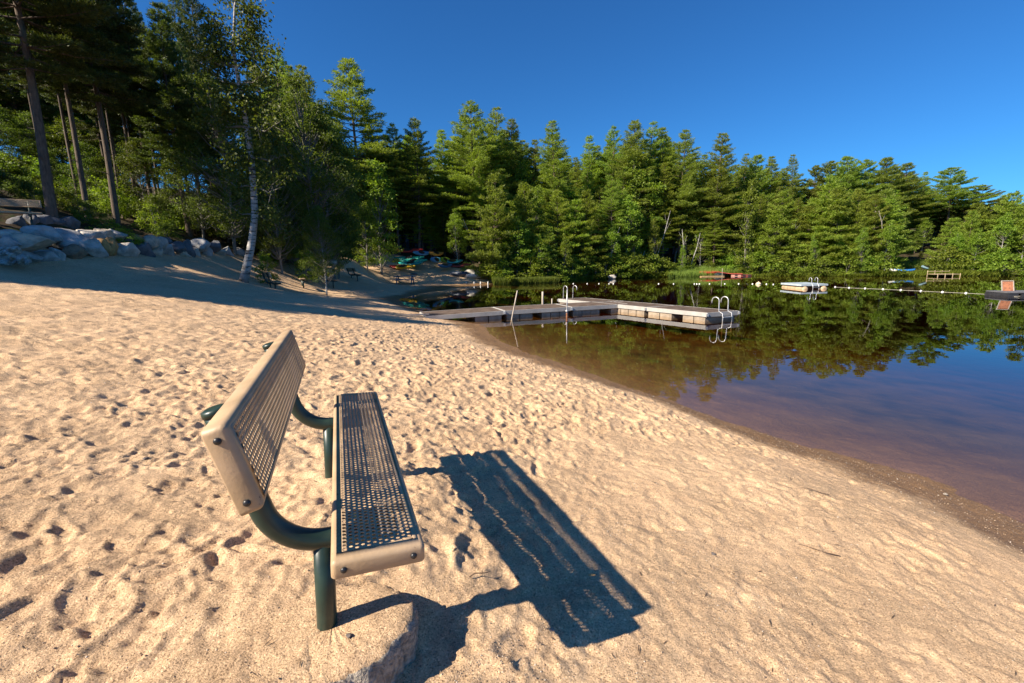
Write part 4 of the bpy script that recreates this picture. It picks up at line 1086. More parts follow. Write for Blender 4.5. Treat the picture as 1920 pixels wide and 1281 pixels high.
# woods beyond the left edge, whose shade falls across the beach
sdh = Vector((SD.x, SD.y)).normalized(); te = math.tan(SUN_EL)
edge = [(-60, 512), (0, 520), (100, 532), (200, 546), (300, 559), (400, 571), (480, 580), (600, 599), (700, 614), (780, 622), (850, 613), (900, 598)]
pd = Vector((-sdh.y, sdh.x))
for i, (px, py) in enumerate(edge):
    x, y, z = ground_at(px, py, 1.2)
    for k in range(2):
        side = trr.uniform(2.2, 3.2) if k == 0 else trr.uniform(5, 8)
        X, Y = x + pd.x * side, y + pd.y * side
        dd = trr.uniform(20, 25) + k * 3
        bx_, by_ = X - sdh.x * dd, Y - sdh.y * dd
        g = gz(bx_, by_); Hn = dd * te + z - g + trr.uniform(0, 2)
        plant(NP[(i + k) % 3], bx_, by_, max(8, Hn), 'pine_tree', 'tall pine of the wood beyond the left edge of the view', 'pine tree', 'pines beyond the left edge', wid=.95)

# reeds and grass
def grass(name, pts, hgt, n, label, m_):
    rr = np.random.RandomState(len(pts) * 7 + n); P = []
    pts = [Vector((*p, 0)) for p in pts]
    a = rr.rand(n, 1); b = rr.rand(n, 1); A, B, C_, D_ = [np.array(p) for p in pts]
    q = (A * (1 - a) + B * a) * (1 - b) + (D_ * (1 - a) + C_ * a) * b
    q[:, 2] = np.maximum(base_h(q[:, 0], q[:, 1]), -.15)
    d = rr.normal(0, .22, (n, 3)); d[:, 2] = 1
    L_ = rr.uniform(.5, 1.1, n) * hgt
    V, F = blades(q, d, L_, np.full(n, .014), rr, 1.0)
    o = link(name, np_mesh(name, V, F), m_); tag(o, label, None, None, 'stuff'); return o
grass('reeds', [atz(925, 533), atz(1040, 530), atz(1046, 526, .2), atz(925, 527, .3)], .75, 9000, 'bright green reed bed standing along the water right of the cove', REED)
grass('shore_grass', [atz(872, 521, .2), atz(925, 526, .2), (-1.6, 44.5), (-5, 44)], .22, 3500, 'low green grass strip in front of the rowboats', REED)
grass('bank_grass', [(17, 48.6), (26, 49.6), (29, 52.5), (18, 52)], .9, 12000, 'sunny long grass and bracken on the bank right of the red ramp float', REED)
grass('bank_grass', [(29, 49), (44, 45.4), (46, 48), (30, 52)], .7, 9000, 'long grass on the bank behind the swim raft', REED)

fs = []
for px in range(1040, 1990, 25):
    Y_ = 38.0
    while gz(*aty(px, 500, Y_)[:2]) < -.03 and Y_ < 54: Y_ += .15
    fs.append((*aty(px, 500, Y_)[:2],))
rr_ = np.random.RandomState(6); n = 26000; s_ = rr_.rand(n) * (len(fs) - 1.001); i_ = s_.astype(int); A_ = np.array(fs)
q = np.zeros((n, 3)); q[:, :2] = A_[i_] * (1 - (s_ - i_)[:, None]) + A_[i_ + 1] * (s_ - i_)[:, None]; q[:, 1] += rr_.uniform(-.25, 1.3, n)
q[:, 2] = np.maximum(base_h(q[:, 0], q[:, 1]), -.1); d = rr_.normal(0, .35, (n, 3)); d[:, 2] = .8; d[:, 1] -= .25
V, F = blades(q, d, rr_.uniform(.2, .6, n) * (.5 + fbm(q[:, 0] * .5, q[:, 1] * .0, 2, 3) + .5), np.full(n, .03), rr_, 1.0)
tag(link('shore_grass', np_mesh('shore_grass', V, F), SHRUBM), 'low grass and ferns fringing the water along the far bank', kind='stuff')

# ------------------------------------------------------------------ dock
DZ = .29
def lerp2(a, b, t): return (a[0] + (b[0] - a[0]) * t, a[1] + (b[1] - a[1]) * t)
def dock_section(c0, c1, c2, c3, label, floats=((.06, .46), (.6, .96)), z0=DZ, z1=DZ, ramp=False):
    """c0->c1 near long edge, c3->c2 far long edge (world xy); z0 at the c0 end, z1 at the c1 end"""
    org = c0; root = empty('dock_section', (org[0], org[1], 0))
    def Q(u, v, z=0.0):
        p = lerp2(lerp2(c0, c1, u), lerp2(c3, c2, u), v); return (p[0] - org[0], p[1] - org[1], z0 + (z1 - z0) * u + z)
    L_ = math.hypot(c1[0] - c0[0], c1[1] - c0[1]); Wd = math.hypot(c3[0] - c0[0], c3[1] - c0[1]); eu = .035 / L_; ev = .035 / Wd
    n = int(L_ / .145); mb = MB()
    for i in range(n):
        a, b = eu + (1 - 2 * eu) * (i + .04) / n, eu + (1 - 2 * eu) * (i + .96) / n; dz = random.Random(i).uniform(-.002, .002)
        mb.hexa([Q(a, ev, -.035), Q(b, ev, -.035), Q(b, 1 - ev, -.035), Q(a, 1 - ev, -.035)], [Q(a, ev, dz), Q(b, ev, dz), Q(b, 1 - ev, dz), Q(a, 1 - ev, dz)])
    mb.build('deck_boards', DECK, root)
    fm = MB(); h = -.145
    for (a, b, c, d) in ((0, 1, 0, ev), (0, 1, 1 - ev, 1), (0, eu, ev, 1 - ev), (1 - eu, 1, ev, 1 - ev)):
        fm.hexa([Q(a, c, h), Q(b, c, h), Q(b, d, h), Q(a, d, h)], [Q(a, c, .004), Q(b, c, .004), Q(b, d, .004), Q(a, d, .004)])
    for u in (.33, .66): fm.hexa([Q(u - .01, ev, h), Q(u + .01, ev, h), Q(u + .01, 1 - ev, h), Q(u - .01, 1 - ev, h)], [Q(u - .01, ev, -.04), Q(u + .01, ev, -.04), Q(u + .01, 1 - ev, -.04), Q(u - .01, 1 - ev, -.04)])
    fm.build('edging', FASCIA, root)
    for (a, b) in floats:
        mb = MB(); m_ = max(2, int((b - a) * L_ / .38))
        for k in range(m_):
            p, q = a + (b - a) * k / m_, a + (b - a) * (k + .93) / m_
            lo, hi = h - .002 - .30, h - .002
            def F_(u, v, z): x, y, _ = Q(u, v); return (x, y, max(-.12, z0 + z) if not ramp else z0 + (z1 - z0) * u + z)
            mb.hexa([F_(p, ev * 1.2, lo), F_(q, ev * 1.2, lo), F_(q, 1 - ev * 1.2, lo), F_(p, 1 - ev * 1.2, lo)], [F_(p, ev * 1.2, hi), F_(q, ev * 1.2, hi), F_(q, 1 - ev * 1.2, hi), F_(p, 1 - ev * 1.2, hi)])
        mb.build('float', FLOAT, root)
    for v in (0, 1):
        mb = MB()
        for u in ((0, 1) if not ramp else (1,)):
            x, y, z = Q(u, v, -.07); mb.box((x, y, z), (.07, .07, .09)); mb.tube([(x, y, z - .05), (x, y, z + .065)], .012, 8)
        mb.build('hinge_bracket', ALU, root)
    tag(root, label, 'dock section', 'sections of the floating dock'); return root, Q
def off(a, b, w):   # offset of edge a->b to its left by w
    dx, dy = b[0] - a[0], b[1] - a[1]; L_ = math.hypot(dx, dy); return (-dy / L_ * w, dx / L_ * w)
e0 = atz(805, 592, .27); e1 = atz(946, 583, DZ); e2 = atz(1072, 576, DZ); e3 = atz(1178, 570, DZ)
gd = Vector((e3[0] - e1[0], e3[1] - e1[1])).normalized(); e0 = (e1[0] - gd.x * 2.95, e1[1] - gd.y * 2.95)
o1 = off(e1, e3, 1.5)
def sh_(p, o_): return (p[0] + o_[0], p[1] + o_[1])
g_ = .02
def cut(a, b, s, t): return lerp2(a, b, s), lerp2(a, b, t)
for (a, b, lab, fl, rmp, za, zb_) in [(e0, e1, 'sloping gangway section of the grey dock resting on the sand', ((.62, .98),), True, .25, DZ), (e1, e2, 'second dock section, with a wooden pole leaning at its near edge', ((.03, .42), (.55, .97)), False, DZ, DZ), (e2, e3, 'third dock section, joining the cross piece of the dock', ((.03, .5), (.7, .97)), False, DZ, DZ)]:
    a_, b_ = cut(a, b, .006, .994)
    dock_section(a_, b_, sh_(b_, o1), sh_(a_, o1), lab, fl, za, zb_, rmp)
f0 = atz(1327, 587, DZ); f1 = atz(1213, 577, DZ); f2 = atz(1111, 566.5, DZ); f3 = atz(1046, 560.5, DZ); fr_ = atz(1386, 583, DZ)
cd = Vector((f3[0] - f0[0], f3[1] - f0[1])).normalized(); Lc = (Vector(f3) - Vector(f0)).length / 3
ofr = (fr_[0] - f0[0], fr_[1] - f0[1])
LAST = None
for i, lab in enumerate(['nearest section of the cross dock, with the big two hook ladder', 'middle section of the cross dock where the walkway meets it', 'farthest section of the cross dock']):
    a_ = (f0[0] + cd.x * Lc * (i + .004), f0[1] + cd.y * Lc * (i + .004)); b_ = (f0[0] + cd.x * Lc * (i + .996), f0[1] + cd.y * Lc * (i + .996))
    # long edge nearest the camera runs a_->b_; the far edge is offset by ofr
    r_, Q_ = dock_section(b_, a_, sh_(a_, ofr), sh_(b_, ofr), lab, ((.03, .45), (.62, .97)) if i != 1 else ((.03, .97),))
    if i == 0: LAST = r_
    if i == 2: FARSEC = r_
def ladder(parent, ctr, dirv, out, gap=.42, hook=.55, depth=.7, r=.019, z0=DZ, steps=3, flip=1):
    """ctr: point on the deck edge (local to parent), dirv: along the edge, out: away from the deck"""
    root = empty('ladder', (0, 0, 0)); root.parent = parent
    d = Vector((*dirv, 0)).normalized(); o_ = Vector((*out, 0)).normalized(); c = Vector((*ctr, 0))
    for s in (-1, 1):
        b = c + d * s * gap / 2; pts = [b - o_ * .34 + Vector((0, 0, z0 + hook - .22))]
        for k in range(9):
            a = math.pi * k / 8; pts.append(b - o_ * (.20 + .13 * math.cos(a) + .01) + Vector((0, 0, z0 + hook - .13 + .13 * math.sin(a))))
        pts += [b - o_ * .07 + Vector((0, 0, z0 + .05)), b - o_ * .06 + Vector((0, 0, z0 + .01)), b + o_ * .07 + Vector((0, 0, z0 - .05)), b + o_ * .09 + Vector((0, 0, z0 - .2)), b + o_ * .09 + Vector((0, 0, -depth))]
        mb = MB(); mb.tube(pts, r, 10); mb.build('rail', ALU, root)
    for k in range(steps):
        z = z0 - .17 - k * .27; mb = MB(); p, q = c - d * gap / 2 + o_ * .09, c + d * gap / 2 + o_ * .09
        mb.box(((p.x + q.x) / 2, (p.y + q.y) / 2, z), (gap, .07, .025), Matrix.Rotation(math.atan2(d.y, d.x), 3, 'Z')); mb.build('step', ALU, root)
    return root
er = Vector(ofr).normalized()
# the end edge of the nearest section runs f0 -> fr_ ; water lies on the camera side of it
cl = Vector(f0) + Vector(ofr) * .55 - Vector((LAST.location.x, LAST.location.y))
lad = ladder(LAST, (cl.x, cl.y), (er.x, er.y), (-cd.x, -cd.y), gap=.40, hook=.50)
m3 = Vector(f3) + Vector(ofr) * .30 - Vector((FARSEC.location.x, FARSEC.location.y)) - Vector((cd.x, cd.y)) * .1
ladder(FARSEC, (m3.x, m3.y), (er.x, er.y), (cd.x, cd.y), gap=.5, hook=.62)

def pole(px, pyt, pyb, y, px2, r, m_, lab, name='mooring_pole', lower=None, zb=None):
    a = Vector(aty(px2, pyb, y)); b = Vector(aty(px, pyt, y)); d = (b - a).normalized(); a2 = a - d * 1.0
    a2.z = max(a2.z, -1.4); mb = MB(); mb.tube([a2, a, (a + b) / 2, b], [r, r, r * .95, r * .85], 9); root = mb.build(name, m_)
    if lower:
        k = MB(); k.tube([a2, a + d * .35], [r * 1.25, r * 1.25], 9); k.build('rusty_sleeve', RUST, root)
        k = MB(); k.tube([a + d * .38, a + d * .46], [r * 2.2, r * 2.2], 10); k.build('collar', ALU, root)
    tag(root, lab, 'pole')
yq = e1[1] + .1
pole(970, 545, 602, 16.4, 959, .026, WOODPOLE, 'leaning pale wooden pole at the near edge of the walkway')
pole(1063.5, 543, 604, 16.9, 1062.5, .024, ALU, 'upright metal pole with rusty sleeve at the near edge of the walkway', lower=True)
pole(1017.5, 547, 575, 19.5, 1017.5, .05, WOODPOLE, 'short thick post standing in the water behind the walkway')
pole(1035, 560, 574, 19.4, 1035, .03, WOODPOLE, 'very short thin post just right of the thick post behind the walkway')
pole(1354.5, 503.5, 518.5, 46.5, 1354, .025, WOODPOLE, 'thin pale pole standing before the red canoe', 'pole')
x, y, z = ground_at(770, 592, .2); mb = MB(); mb.box((x + .15, y, z + .03), (1.0, .06, .05), Matrix.Rotation(.15, 3, 'Z')); tag(mb.build('plank', WOODPOLE), 'pale plank lying on the sand at the foot of the gangway', 'plank')

# ------------------------------------------------------------------ swim raft with pontoons
def swim_raft():
    C_ = Vector(atz(1503, 533.8, .30)); Rr = Vector(atz(1552, 532.6, .30)); Lf = Vector(atz(1465, 530.6, .30))
    u = (Rr - C_); v = Lf - C_; W_r = u.length; u.normalize(); v = v.normalized() * min(v.length, 3.4); LR = v.length; v.normalize()
    root = empty('swim_raft', (C_.x, C_.y, 0))
    def P(a, b, z): q_ = u * a + v * b; return (q_.x, q_.y, z)
    mb = MB(); n = int(LR / .14)
    for i in range(n): a, b = LR * (i + .05) / n, LR * (i + .95) / n; mb.hexa([P(.03, a, .27), P(W_r - .03, a, .27), P(W_r - .03, b, .27), P(.03, b, .27)], [P(.03, a, .305), P(W_r - .03, a, .305), P(W_r - .03, b, .305), P(.03, b, .305)])
    mb.build('deck_boards', simple('raft_deck', (.35, .42, .46), .7, .2, 4), root)
    mb = MB()
    for (a, b, c, d) in ((-.02, .03, -.02, LR + .02), (W_r - .03, W_r + .02, -.02, LR + .02), (.03, W_r - .03, -.02, .02), (.03, W_r - .03, LR - .02, LR + .02)): mb.hexa([P(a, c, .20), P(b, c, .20), P(b, d, .20), P(a, d, .20)], [P(a, c, .308), P(b, c, .308), P(b, d, .308), P(a, d, .308)])
    mb.build('edging', simple('raft_edging', (.45, .52, .56), .6, .15, 4), root)
    pm = simple('raft_pontoon', (.46, .33, .20), .5, .35, 3)
    for a in (.25, W_r - .25):
        mb = MB(); pts = [P(a, -.12, -.03), P(a, -.06, -.03), P(a, .04, -.03), P(a, LR - .1, -.03), P(a, LR + .02, -.03), P(a, LR + .08, -.03)]
        mb.tube(pts, [.10, .19, .23, .23, .19, .10], 18); mb.build('pontoon', pm, root)
    q_ = u * (W_r * .52); lad_ = ladder(root, (q_.x, q_.y), (u.x, u.y), (-v.x, -v.y), gap=.42, hook=.42, r=.02, z0=.30)
    tag(root, 'small square swim raft on two tan pontoons with a ladder', 'swim raft')
swim_raft()

# diving board float at the right edge
def edge_float():
    c = atz(1912, 556, .0); root = empty('float_platform', (c[0], c[1], 0), R(-8))
    mb = MB(); mb.box((.35, .5, .19), (1.9, 1.3, .06)); mb.build('deck', simple('float_deck', (.12, .12, .13), .8, .3, 6), root, .01)
    for x_ in (-.4, .2, .8):
        mb = MB(); mb.box((x_, .5, .02), (.5, 1.28, .27)); mb.build('float', simple('black_float', (.03, .03, .035), .5, .3, 6), root, .03)
    mb = MB(); M3 = Matrix.Rotation(R(-14), 3, 'X'); mb.box((.0, .75, .46), (.50, .04, .50), M3); bd = mb.build('slanted_board', simple('orange_brown_board', (.40, .16, .08), .8, .4, 9), root, .005)
    mb = MB()
    for (cx, cz, sx, sz) in ((0, .262, .54, .035), (-.26, 0, .035, .5), (.26, 0, .035, .5)):
        q_ = M3 @ Vector((cx, -.03, cz)); mb.box((q_.x, .75 + q_.y, .46 + q_.z), (sx, .03, sz), M3)
    mb.build('trim', WOODPOLE, bd)
    tag(root, 'black float with an orange brown slanted board at the right edge', 'float platform')
    return c
EC = edge_float()

# ------------------------------------------------------------------ buoys and their line
def buoy_mesh(r):
    mb = MB(); n = 12; prof = [(0, -.62), (.35, -.6), (.7, -.42), (.95, -.15), (1, 0), (.95, .2), (.7, .5), (.35, .68), (.2, .72), (.2, .95), (0, .97)]
    vs = [(p * math.cos(a * R(30)) * r, p * math.sin(a * R(30)) * r, z * r) for p, z in prof for a in range(12)]
    mb.add(vs, [(i * n + j, i * n + (j + 1) % n, (i + 1) * n + (j + 1) % n, (i + 1) * n + j) for i in range(len(prof) - 1) for j in range(n)], True)
    me = mb.mesh('buoy'); me.materials.append(WHITE); return me
BM = buoy_mesh(.062)
line_px = [(1075, 532.3), (1101, 532.3), (1123, 532.4), (1142, 532.5), (1150, 532.5), (1235, 532.6), (1263, 532.7), (1302, 532.8), (1306.5, 532.8), (1311.5, 532.8), (1330.5, 532.7), (1359, 532.6), (1385, 532.7), (1411, 532.9), (1437, 533.2), (1450, 533.8), (1566, 538.6), (1592, 540), (1622, 541.2), (1655.5, 542.6), (1689, 544.2), (1726.5, 546), (1767, 548), (1811, 550), (1849.5, 552)]
labs = {5: 'white buoy alone before the leaning bare birch trunks', 13: 'small white buoy just left of the big cream buoy', 14: 'small white buoy just right of the big cream buoy', 15: 'white buoy nearest the left side of the swim raft', 16: 'white buoy directly right of the swim raft',
        24: 'white buoy where the line forks toward the edge float', 23: 'white buoy on the line, second from the fork by the edge float', 22: 'white buoy on the line, third from the fork by the edge float', 21: 'white buoy below the small wooden dock, fourth from the fork', 20: 'white buoy below the blue covered boat on the line'}
bp = []
for i, (px, py) in enumerate(line_px):
    x, y = atz(px, py, 0); bp.append(Vector((x, y, .0)))
    o = link('buoy', BM, None, None, (x, y, .01)); o.rotation_euler = (trr.uniform(-.4, .4), trr.uniform(-.4, .4), 0)
    tag(o, labs.get(i, 'small round white buoy of the swim line before the far bank' if i < 16 else 'small round white buoy of the swim line right of the raft'), 'buoy', 'white buoys of the swim line')
x, y = atz(1422, 533.2, 0); bb = link('buoy', buoy_mesh(.2), None, None, (x, y, .02)); bb.data.materials[0] = simple('cream_plastic', (.72, .58, .38), .4, .1, 8)
tag(bb, 'big round cream buoy, much larger than the others, left of the raft', 'buoy')
for k, px in enumerate([874, 889, 901, 915]):
    x, y = atz(px, 534.5 - k * .2, 0); mb = MB(); mb.tube([(0, 0, -.3), (0, 0, .22), (0, 0, .28)], [.05, .05, .02], 10)
    o = mb.build('marker_float', WHITE, None, loc=(x, y, 0))
    tag(o, ['white float at the cove mouth, leftmost of four in a row', 'white float at the cove mouth, second of four in a row', 'white float at the cove mouth, third of four in a row', 'white float at the cove mouth, nearest the reed bed'][k], 'float', 'white floats at the cove mouth')
mb = MB(); pts = []
ep = Vector((EC[0] - .55, EC[1] + .5, .1)); seq = bp[16:] 
for a, b in zip(seq[:-1], seq[1:]):
    for k in range(6): q_ = a.lerp(b, k / 6); q_.z = .006; pts.append(q_)
pts += [seq[-1] + Vector((0, 0, .006)), seq[-1].lerp(ep, .5) + Vector((0, .25, .0)), ep]
mb.tube(pts, .007, 5); rp = mb.build('buoy_rope', ROPE); tag(rp, 'pale rope threading the white buoys to the edge float', 'rope')
mb = MB(); mb.tube([seq[-1] + Vector((0, 0, .006)), seq[-1].lerp(ep, .5) + Vector((.1, -.6, -.09)), ep + Vector((.1, -.9, -.05))], .008, 5); tag(mb.build('buoy_rope', ROPE), 'second slack rope sagging from the last buoy to the edge float', 'rope')

# ------------------------------------------------------------------ boats
def hull_mesh(L_, W_, Hh, rocker=.12, open_=False, deck=.35, keel=.3):
    """boat hull along x; returns hull mesh builder"""
    mb = MB(); ns, nr = 22, 16; rings = []
    for i in range(ns + 1):
        s = -1 + 2 * i / ns; f = max(0, 1 - abs(s) ** 2.4) ** .8; w = W_ / 2 * f + .008; up_ = rocker * abs(s) ** 2.5; h = Hh * (.62 + .38 * f)
        ring = []
        if open_:
            for k in range(nr + 1):
                a = math.pi * k / nr; ring.append((s * L_ / 2, -w * math.cos(a) * (1 if True else 1), up_ * (1 - math.sin(a) * .2) + h * (1 - math.sin(a) ** .7)))
        else:
            for k in range(nr):
                a = 2 * math.pi * k / nr; z = math.sin(a); z = z * (1 - deck) if z > 0 else z
                ring.append((s * L_ / 2, w * math.cos(a), Hh * .5 + up_ + z * Hh * .5 * (.5 + .5 * f)))
        rings.append(ring)
    m = len(rings[0]); vs = [p for r_ in rings for p in r_]; fs = []
    for i in range(ns):
        for k in range(m - 1 if open_ else m):
            k2 = (k + 1) % m; fs.append((i * m + k, i * m + k2, (i + 1) * m + k2, (i + 1) * m + k))
    mb.add(vs, fs, True)
    return mb
def kayak(px, py, Y_, L_, rz, col, label, roll=0., col2=None, W_=.66, dz=0., rack=False, pitch=0.):
    p = aty(px, py, Y_); g = gz(p[0], p[1]); root = hull_mesh(L_, W_, .34).build('kayak', paint('kayak_paint', col))
    root.location = (p[0], p[1], max(g, p[2] - .17) + dz); root.rotation_euler = (roll, pitch, R(rz)); root.rotation_mode = 'XYZ'
    mb = MB(); pts = [(.42 * math.cos(a * R(20)), .23 * math.sin(a * R(20)), .285) for a in range(18)]
    mb.tube(pts + [pts[0]], .02, 6, False); mb.add([(x_ * .97, y_ * .97, .292) for x_, y_, z_ in pts], [tuple(range(18))]); mb.build('cockpit', BLACK, root)
    if col2:
        s_ = MB(); 
        sub = hull_mesh(L_ * 1.004, W_ * 1.02, .345); keep = MB(); vs = sub.v
        for f in sub.f:
            if sum(vs[i][0] for i in f) / len(f) < -L_ * .22: keep.add([vs[i] for i in f], [tuple(range(len(f)))], True)
        keep.build('tail', paint('kayak_tail', col2), root)
    if rack:
        for x_ in (-.8, .8):
            mb = MB(); mb.box((x_, 0, -.06), (.08, .8, .08)); mb.build('rack_beam', WOODPOLE, root)
    tag(root, label, 'kayak', 'kayaks pulled up at the cove'); return root
kayak(766, 469.5, 47.5, 3.2, -8, (.50, .03, .02), 'red and orange kayak, highest on the rack under the trees', roll=.5, col2=(.7, .2, .03))
kayak(788, 474, 47, 2.6, 60, (.10, .32, .55), 'sky blue kayak end beside the red kayak', roll=.7)
kayak(768, 484, 46, 3.3, -14, (.02, .34, .24), 'green kayak, upper of the stacked teal ones', roll=.5)
kayak(776, 489, 45.3, 3.3, -22, (.03, .42, .30), 'pale green kayak lying between the two other green ones', roll=.5)
kayak(771, 494, 44.7, 3.0, -26, (.02, .36, .33), 'teal kayak just above the yellow one', roll=.4)
kayak(756, 500, 43.8, 2.9, -18, (.75, .42, .02), 'yellow orange kayak with a red tail resting on the sand', roll=.5, col2=(.55, .03, .02))
kayak(815, 486, 46, 2.6, 72, (.10, .35, .65), 'blue kayak with white stripe, end on to the beach', roll=1.0)
kayak(831, 486, 46, 2.5, 78, (.35, .50, .04), 'lime green kayak end on, right of the blue one', roll=1.0)
kayak(816, 475, 48, 2.4, 60, (.6, .28, .06), 'small orange kayak in the shade above the blue one', roll=.6)
kayak(848, 490, 46.5, 2.2, 10, (.04, .34, .34), 'small dark teal kayak right of the lime green one', roll=.5)
kayak(833, 498, 44.6, 2.2, 60, (.05, .16, .32), 'dark blue kayak low on the sand below the lime green one', roll=.4)
kayak(860, 497, 46.5, 2.8, -4, (.40, .05, .03), 'dull red kayak in the shade behind the dark rowboat', roll=.5)
def rowboat(px, py, Y_, L_, W_, rz, col, label, name='rowboat', upside=False, dz=0., mt=None):
    p = aty(px, py, Y_); g = gz(p[0], p[1]); mb = hull_mesh(L_, W_, .42, open_=True); root = mb.build(name, mt or paint('hull_paint', col))
    root.modifiers.new('thick', 'SOLIDIFY').thickness = .03
    if upside: root.rotation_euler = (math.pi, 0, R(rz)); root.location = (p[0], p[1], max(g, .0) + .45 + dz)
    else: root.rotation_euler = (R(6), 0, R(rz)); root.location = (p[0], p[1], max(g, 0) - .02 + dz)
    for x_ in (-.22, .18):
        b_ = MB(); b_.box((x_ * L_, 0, .28), (.22, W_ * .86, .03)); b_.build('seat', WOODPOLE, root)
    tag(root, label, 'boat'); return root
rowboat(861, 514.5, 42.3, 1.9, .8, -18, (.03, .045, .08), 'dark navy rowboat on the sand at the end of the cove')
rowboat(889, 514.5, 42.2, 1.9, .85, 4, (.62, .60, .58), 'white rowboat beside the dark one, in front of a grey boulder')
rowboat(1331, 504, 49.6, 2.2, .8, -6, (.42, .05, .025), 'red canoe drawn up on the far bank left of the red ramp float', 'canoe', dz=.15)
rowboat(1351, 507, 49.4, 1.7, .8, 4, (.02, .03, .03), 'dark overturned boat between the red canoe and red ramp float', 'overturned_boat', True)
for (px, py, Y_, s_, m_, lab) in [(886, 506, 43.2, (.95, .5, .55), ROCKC[0], 'grey boulder behind the white rowboat'), (1148, 512, 46.9, (.5, .4, .42), ROCKC[0], 'lone grey boulder at the water under the leaning white birch'), (776, 514, 43, (.45, .3, .14), ROCKC[5], 'low dark rock on the sand above the picnic table')]:
    p = aty(px, py, Y_); g = gz(p[0], p[1]); o = link('boulder', ROCKM[3].copy(), m_, None, (p[0], p[1], max(g, 0) + s_[2] * .4)); o.scale = s_; tag(o, lab, 'boulder')
# red ramp float
def ramp_float():
    a = atz(1371, 518.3, 0); b = atz(1409, 518.3, 0); d = Vector((b[0] - a[0], b[1] - a[1])); L_ = d.length; rz = math.atan2(d.y, d.x)
    root = empty('red_float', (a[0], a[1], 0), rz); red = simple('faded_red_paint', (.42, .06, .045), .6, .25, 5)
    mb = MB(); mb.hexa([(0, 0, -.05), (.95, 0, -.05), (.95, 1.6, -.05), (0, 1.6, -.05)], [(0, 0, .24), (.95, 0, .24), (.95, 1.6, .24), (0, 1.6, .24)]); w_ = mb.build('wall', simple('pale_pink_boards', (.48, .24, .19), .8, .2, 8), root)
    mb = MB(); mb.box((.48, -.012, .12), (.26, .03, .12)); mb.build('window', BLACK, w_)
    mb = MB(); mb.hexa([(.95, .05, -.05), (L_, .05, -.05), (L_, 1.5, -.05), (.95, 1.5, -.05)], [(.95, .05, .20), (L_, .05, .16), (L_, 1.5, .16), (.95, 1.5, .20)]); s_ = mb.build('side_box', simple('dark_red_boards', (.16, .03, .025), .8, .3, 8), root)
    for x_ in (1.25, 1.75): m2 = MB(); m2.box((x_, .035, .1), (.28, .03, .12)); m2.build('opening', BLACK, s_)
    mb = MB(); mb.hexa([(-.05, -.08, .24), (1.1, -.08, .22), (1.1, 1.7, .22), (-.05, 1.7, .24)], [(-.05, -.08, .29), (1.1, -.08, .27), (1.1, 1.7, .27), (-.05, 1.7, .29)]); mb.build('roof', red, root)
    mb = MB(); mb.hexa([(-2.0, .4, .52), (-.05, -.05, .26), (-.05, 1.5, .26), (-2.0, 1.3, .52)], [(-2.0, .4, .57), (-.05, -.05, .30), (-.05, 1.5, .30), (-2.0, 1.3, .57)]); mb.build('ramp', red, root)
    tag(root, 'low red painted float with a sloping ramp at the far bank', 'float')
ramp_float()
x, y = atz(1335, 519.3, 0); mb = MB(); mb.box((0, 0, .06), (2.4, .5, .07)); tag(mb.build('plank_dock', simple('yellow_wood', (.5, .33, .16), .8, .2, 6), None, loc=(x, y, 0)), 'narrow yellowish plank dock left of the red ramp float', 'dock')
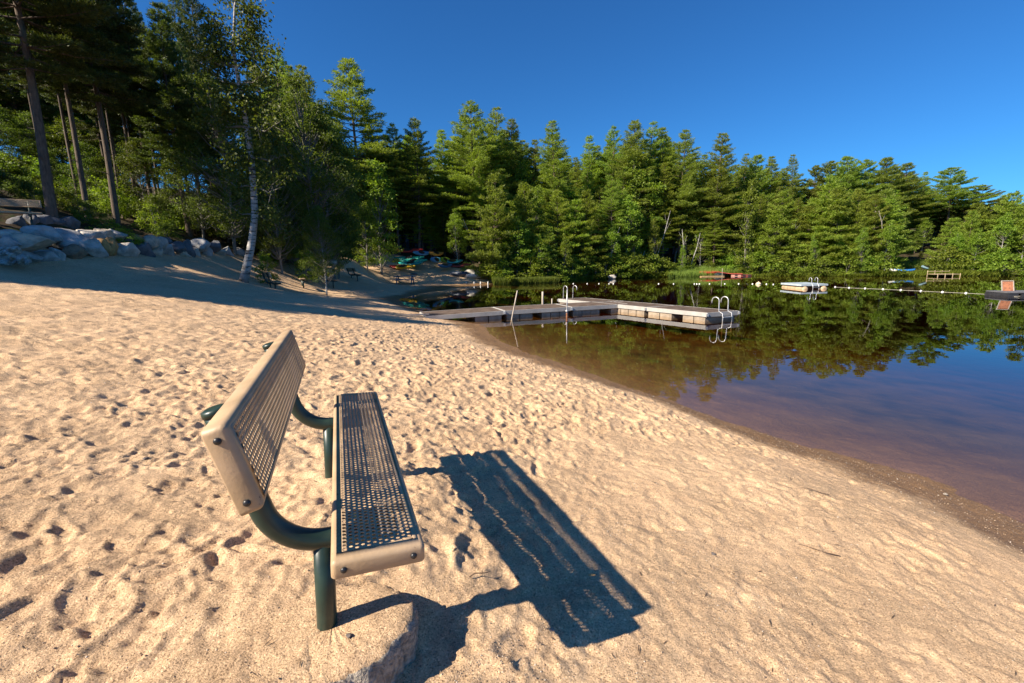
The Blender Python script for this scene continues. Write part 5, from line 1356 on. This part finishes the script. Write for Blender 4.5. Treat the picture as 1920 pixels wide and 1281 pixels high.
# blue covered boat, white boat, small docks on the right bank
p = aty(1697, 500, shore_y(1697) + .5); g = gz(p[0], p[1])
bt = hull_mesh(1.9, .9, .40).build('covered_boat', simple('blue_tarpaulin', (.015, .16, .50), .45, .35, 6, bumpd=.04, bscale=8)); bt.location = (p[0], p[1], max(g, 0) + .12); bt.rotation_euler = (0, 0, R(-8)); tag(bt, 'boat under a crumpled bright blue cover on the right bank', 'boat')
p = aty(1681, 499.5, shore_y(1681) + .5); g = gz(p[0], p[1]); rb = hull_mesh(1.3, .7, .38).build('white_boat', WHITE); rb.location = (p[0] - .1, p[1], max(g, 0) + .16); rb.rotation_euler = (.2, 0, R(12)); tag(rb, 'small white boat bow just left of the blue covered boat', 'boat')
p = aty(1735, 500, 44); kk = kayak(1736, 501, shore_y(1736) + .8, 1.6, 20, (.30, .45, .50), 'pale blue kayak in the shade right of the blue covered boat', roll=.5); kk['group'] = 'boats on the right bank'
def small_dock(pa, pb, z, label, rails=True):
    a = atz(*pa, 0); b = atz(*pb, 0); d = Vector((b[0] - a[0], b[1] - a[1])); L_ = d.length; root = empty('small_dock', (a[0], a[1], 0), math.atan2(d.y, d.x))
    wd_ = simple('yellow_dock_wood', (.34, .26, .16), .8, .2, 6)
    mb = MB(); mb.box((L_ / 2, .5, z), (L_, 1.1, .05)); mb.build('deck', wd_, root)
    mb = MB(); mb.box((L_ / 2, 1.06, z + .24), (L_, .04, .05)); mb.build('rail', wd_, root)
    for k in range(4):
        mb = MB(); x_ = L_ * k / 3; mb.tube([(x_, 1.1, -.8), (x_, 1.1, z + .32)], .03, 7); mb.build('post', wd_, root)
        mb = MB(); mb.tube([(x_, -.06, -.8), (x_, -.06, z + .08)], .03, 7); mb.build('post', wd_, root)
    tag(root, label, 'dock'); return root
small_dock((1757, 518.8), (1799, 518.3), .20, 'small pale wooden dock with posts on the right bank')
small_dock((1910, 516.5), (1932, 516), .25, 'pale wooden dock cut by the right edge of the view')

# ------------------------------------------------------------------ picnic table
def picnic():
    p = aty(760, 533, 38.5); g = gz(p[0], p[1]); root = empty('picnic_table', (p[0], p[1], g - .02), R(4))
    mb = MB()
    for k in range(5): mb.box((0, (k - 2) * .15, .73), (1.8, .135, .04))
    mb.build('tabletop', BLUEGREY, root)
    for s in (-1, 1):
        mb = MB()
        for k in range(2): mb.box((0, s * (.68 + k * .14), .44), (1.8, .13, .04))
        mb.build('seat', BLUEGREY, root)
        mb = MB()
        for q_ in (-1, 1): mb.tube([(s * .62, q_ * .72, 0), (s * .62, q_ * .28, .71)], .05, 6)
        mb.box((s * .62, 0, .40), (.06, 1.5, .09)); mb.box((s * .62, 0, .69), (.06, .72, .06)); mb.build('leg_frame', BLUEGREY, root)
    tag(root, 'blue grey picnic table in the shade at the head of the cove', 'picnic table')
picnic()
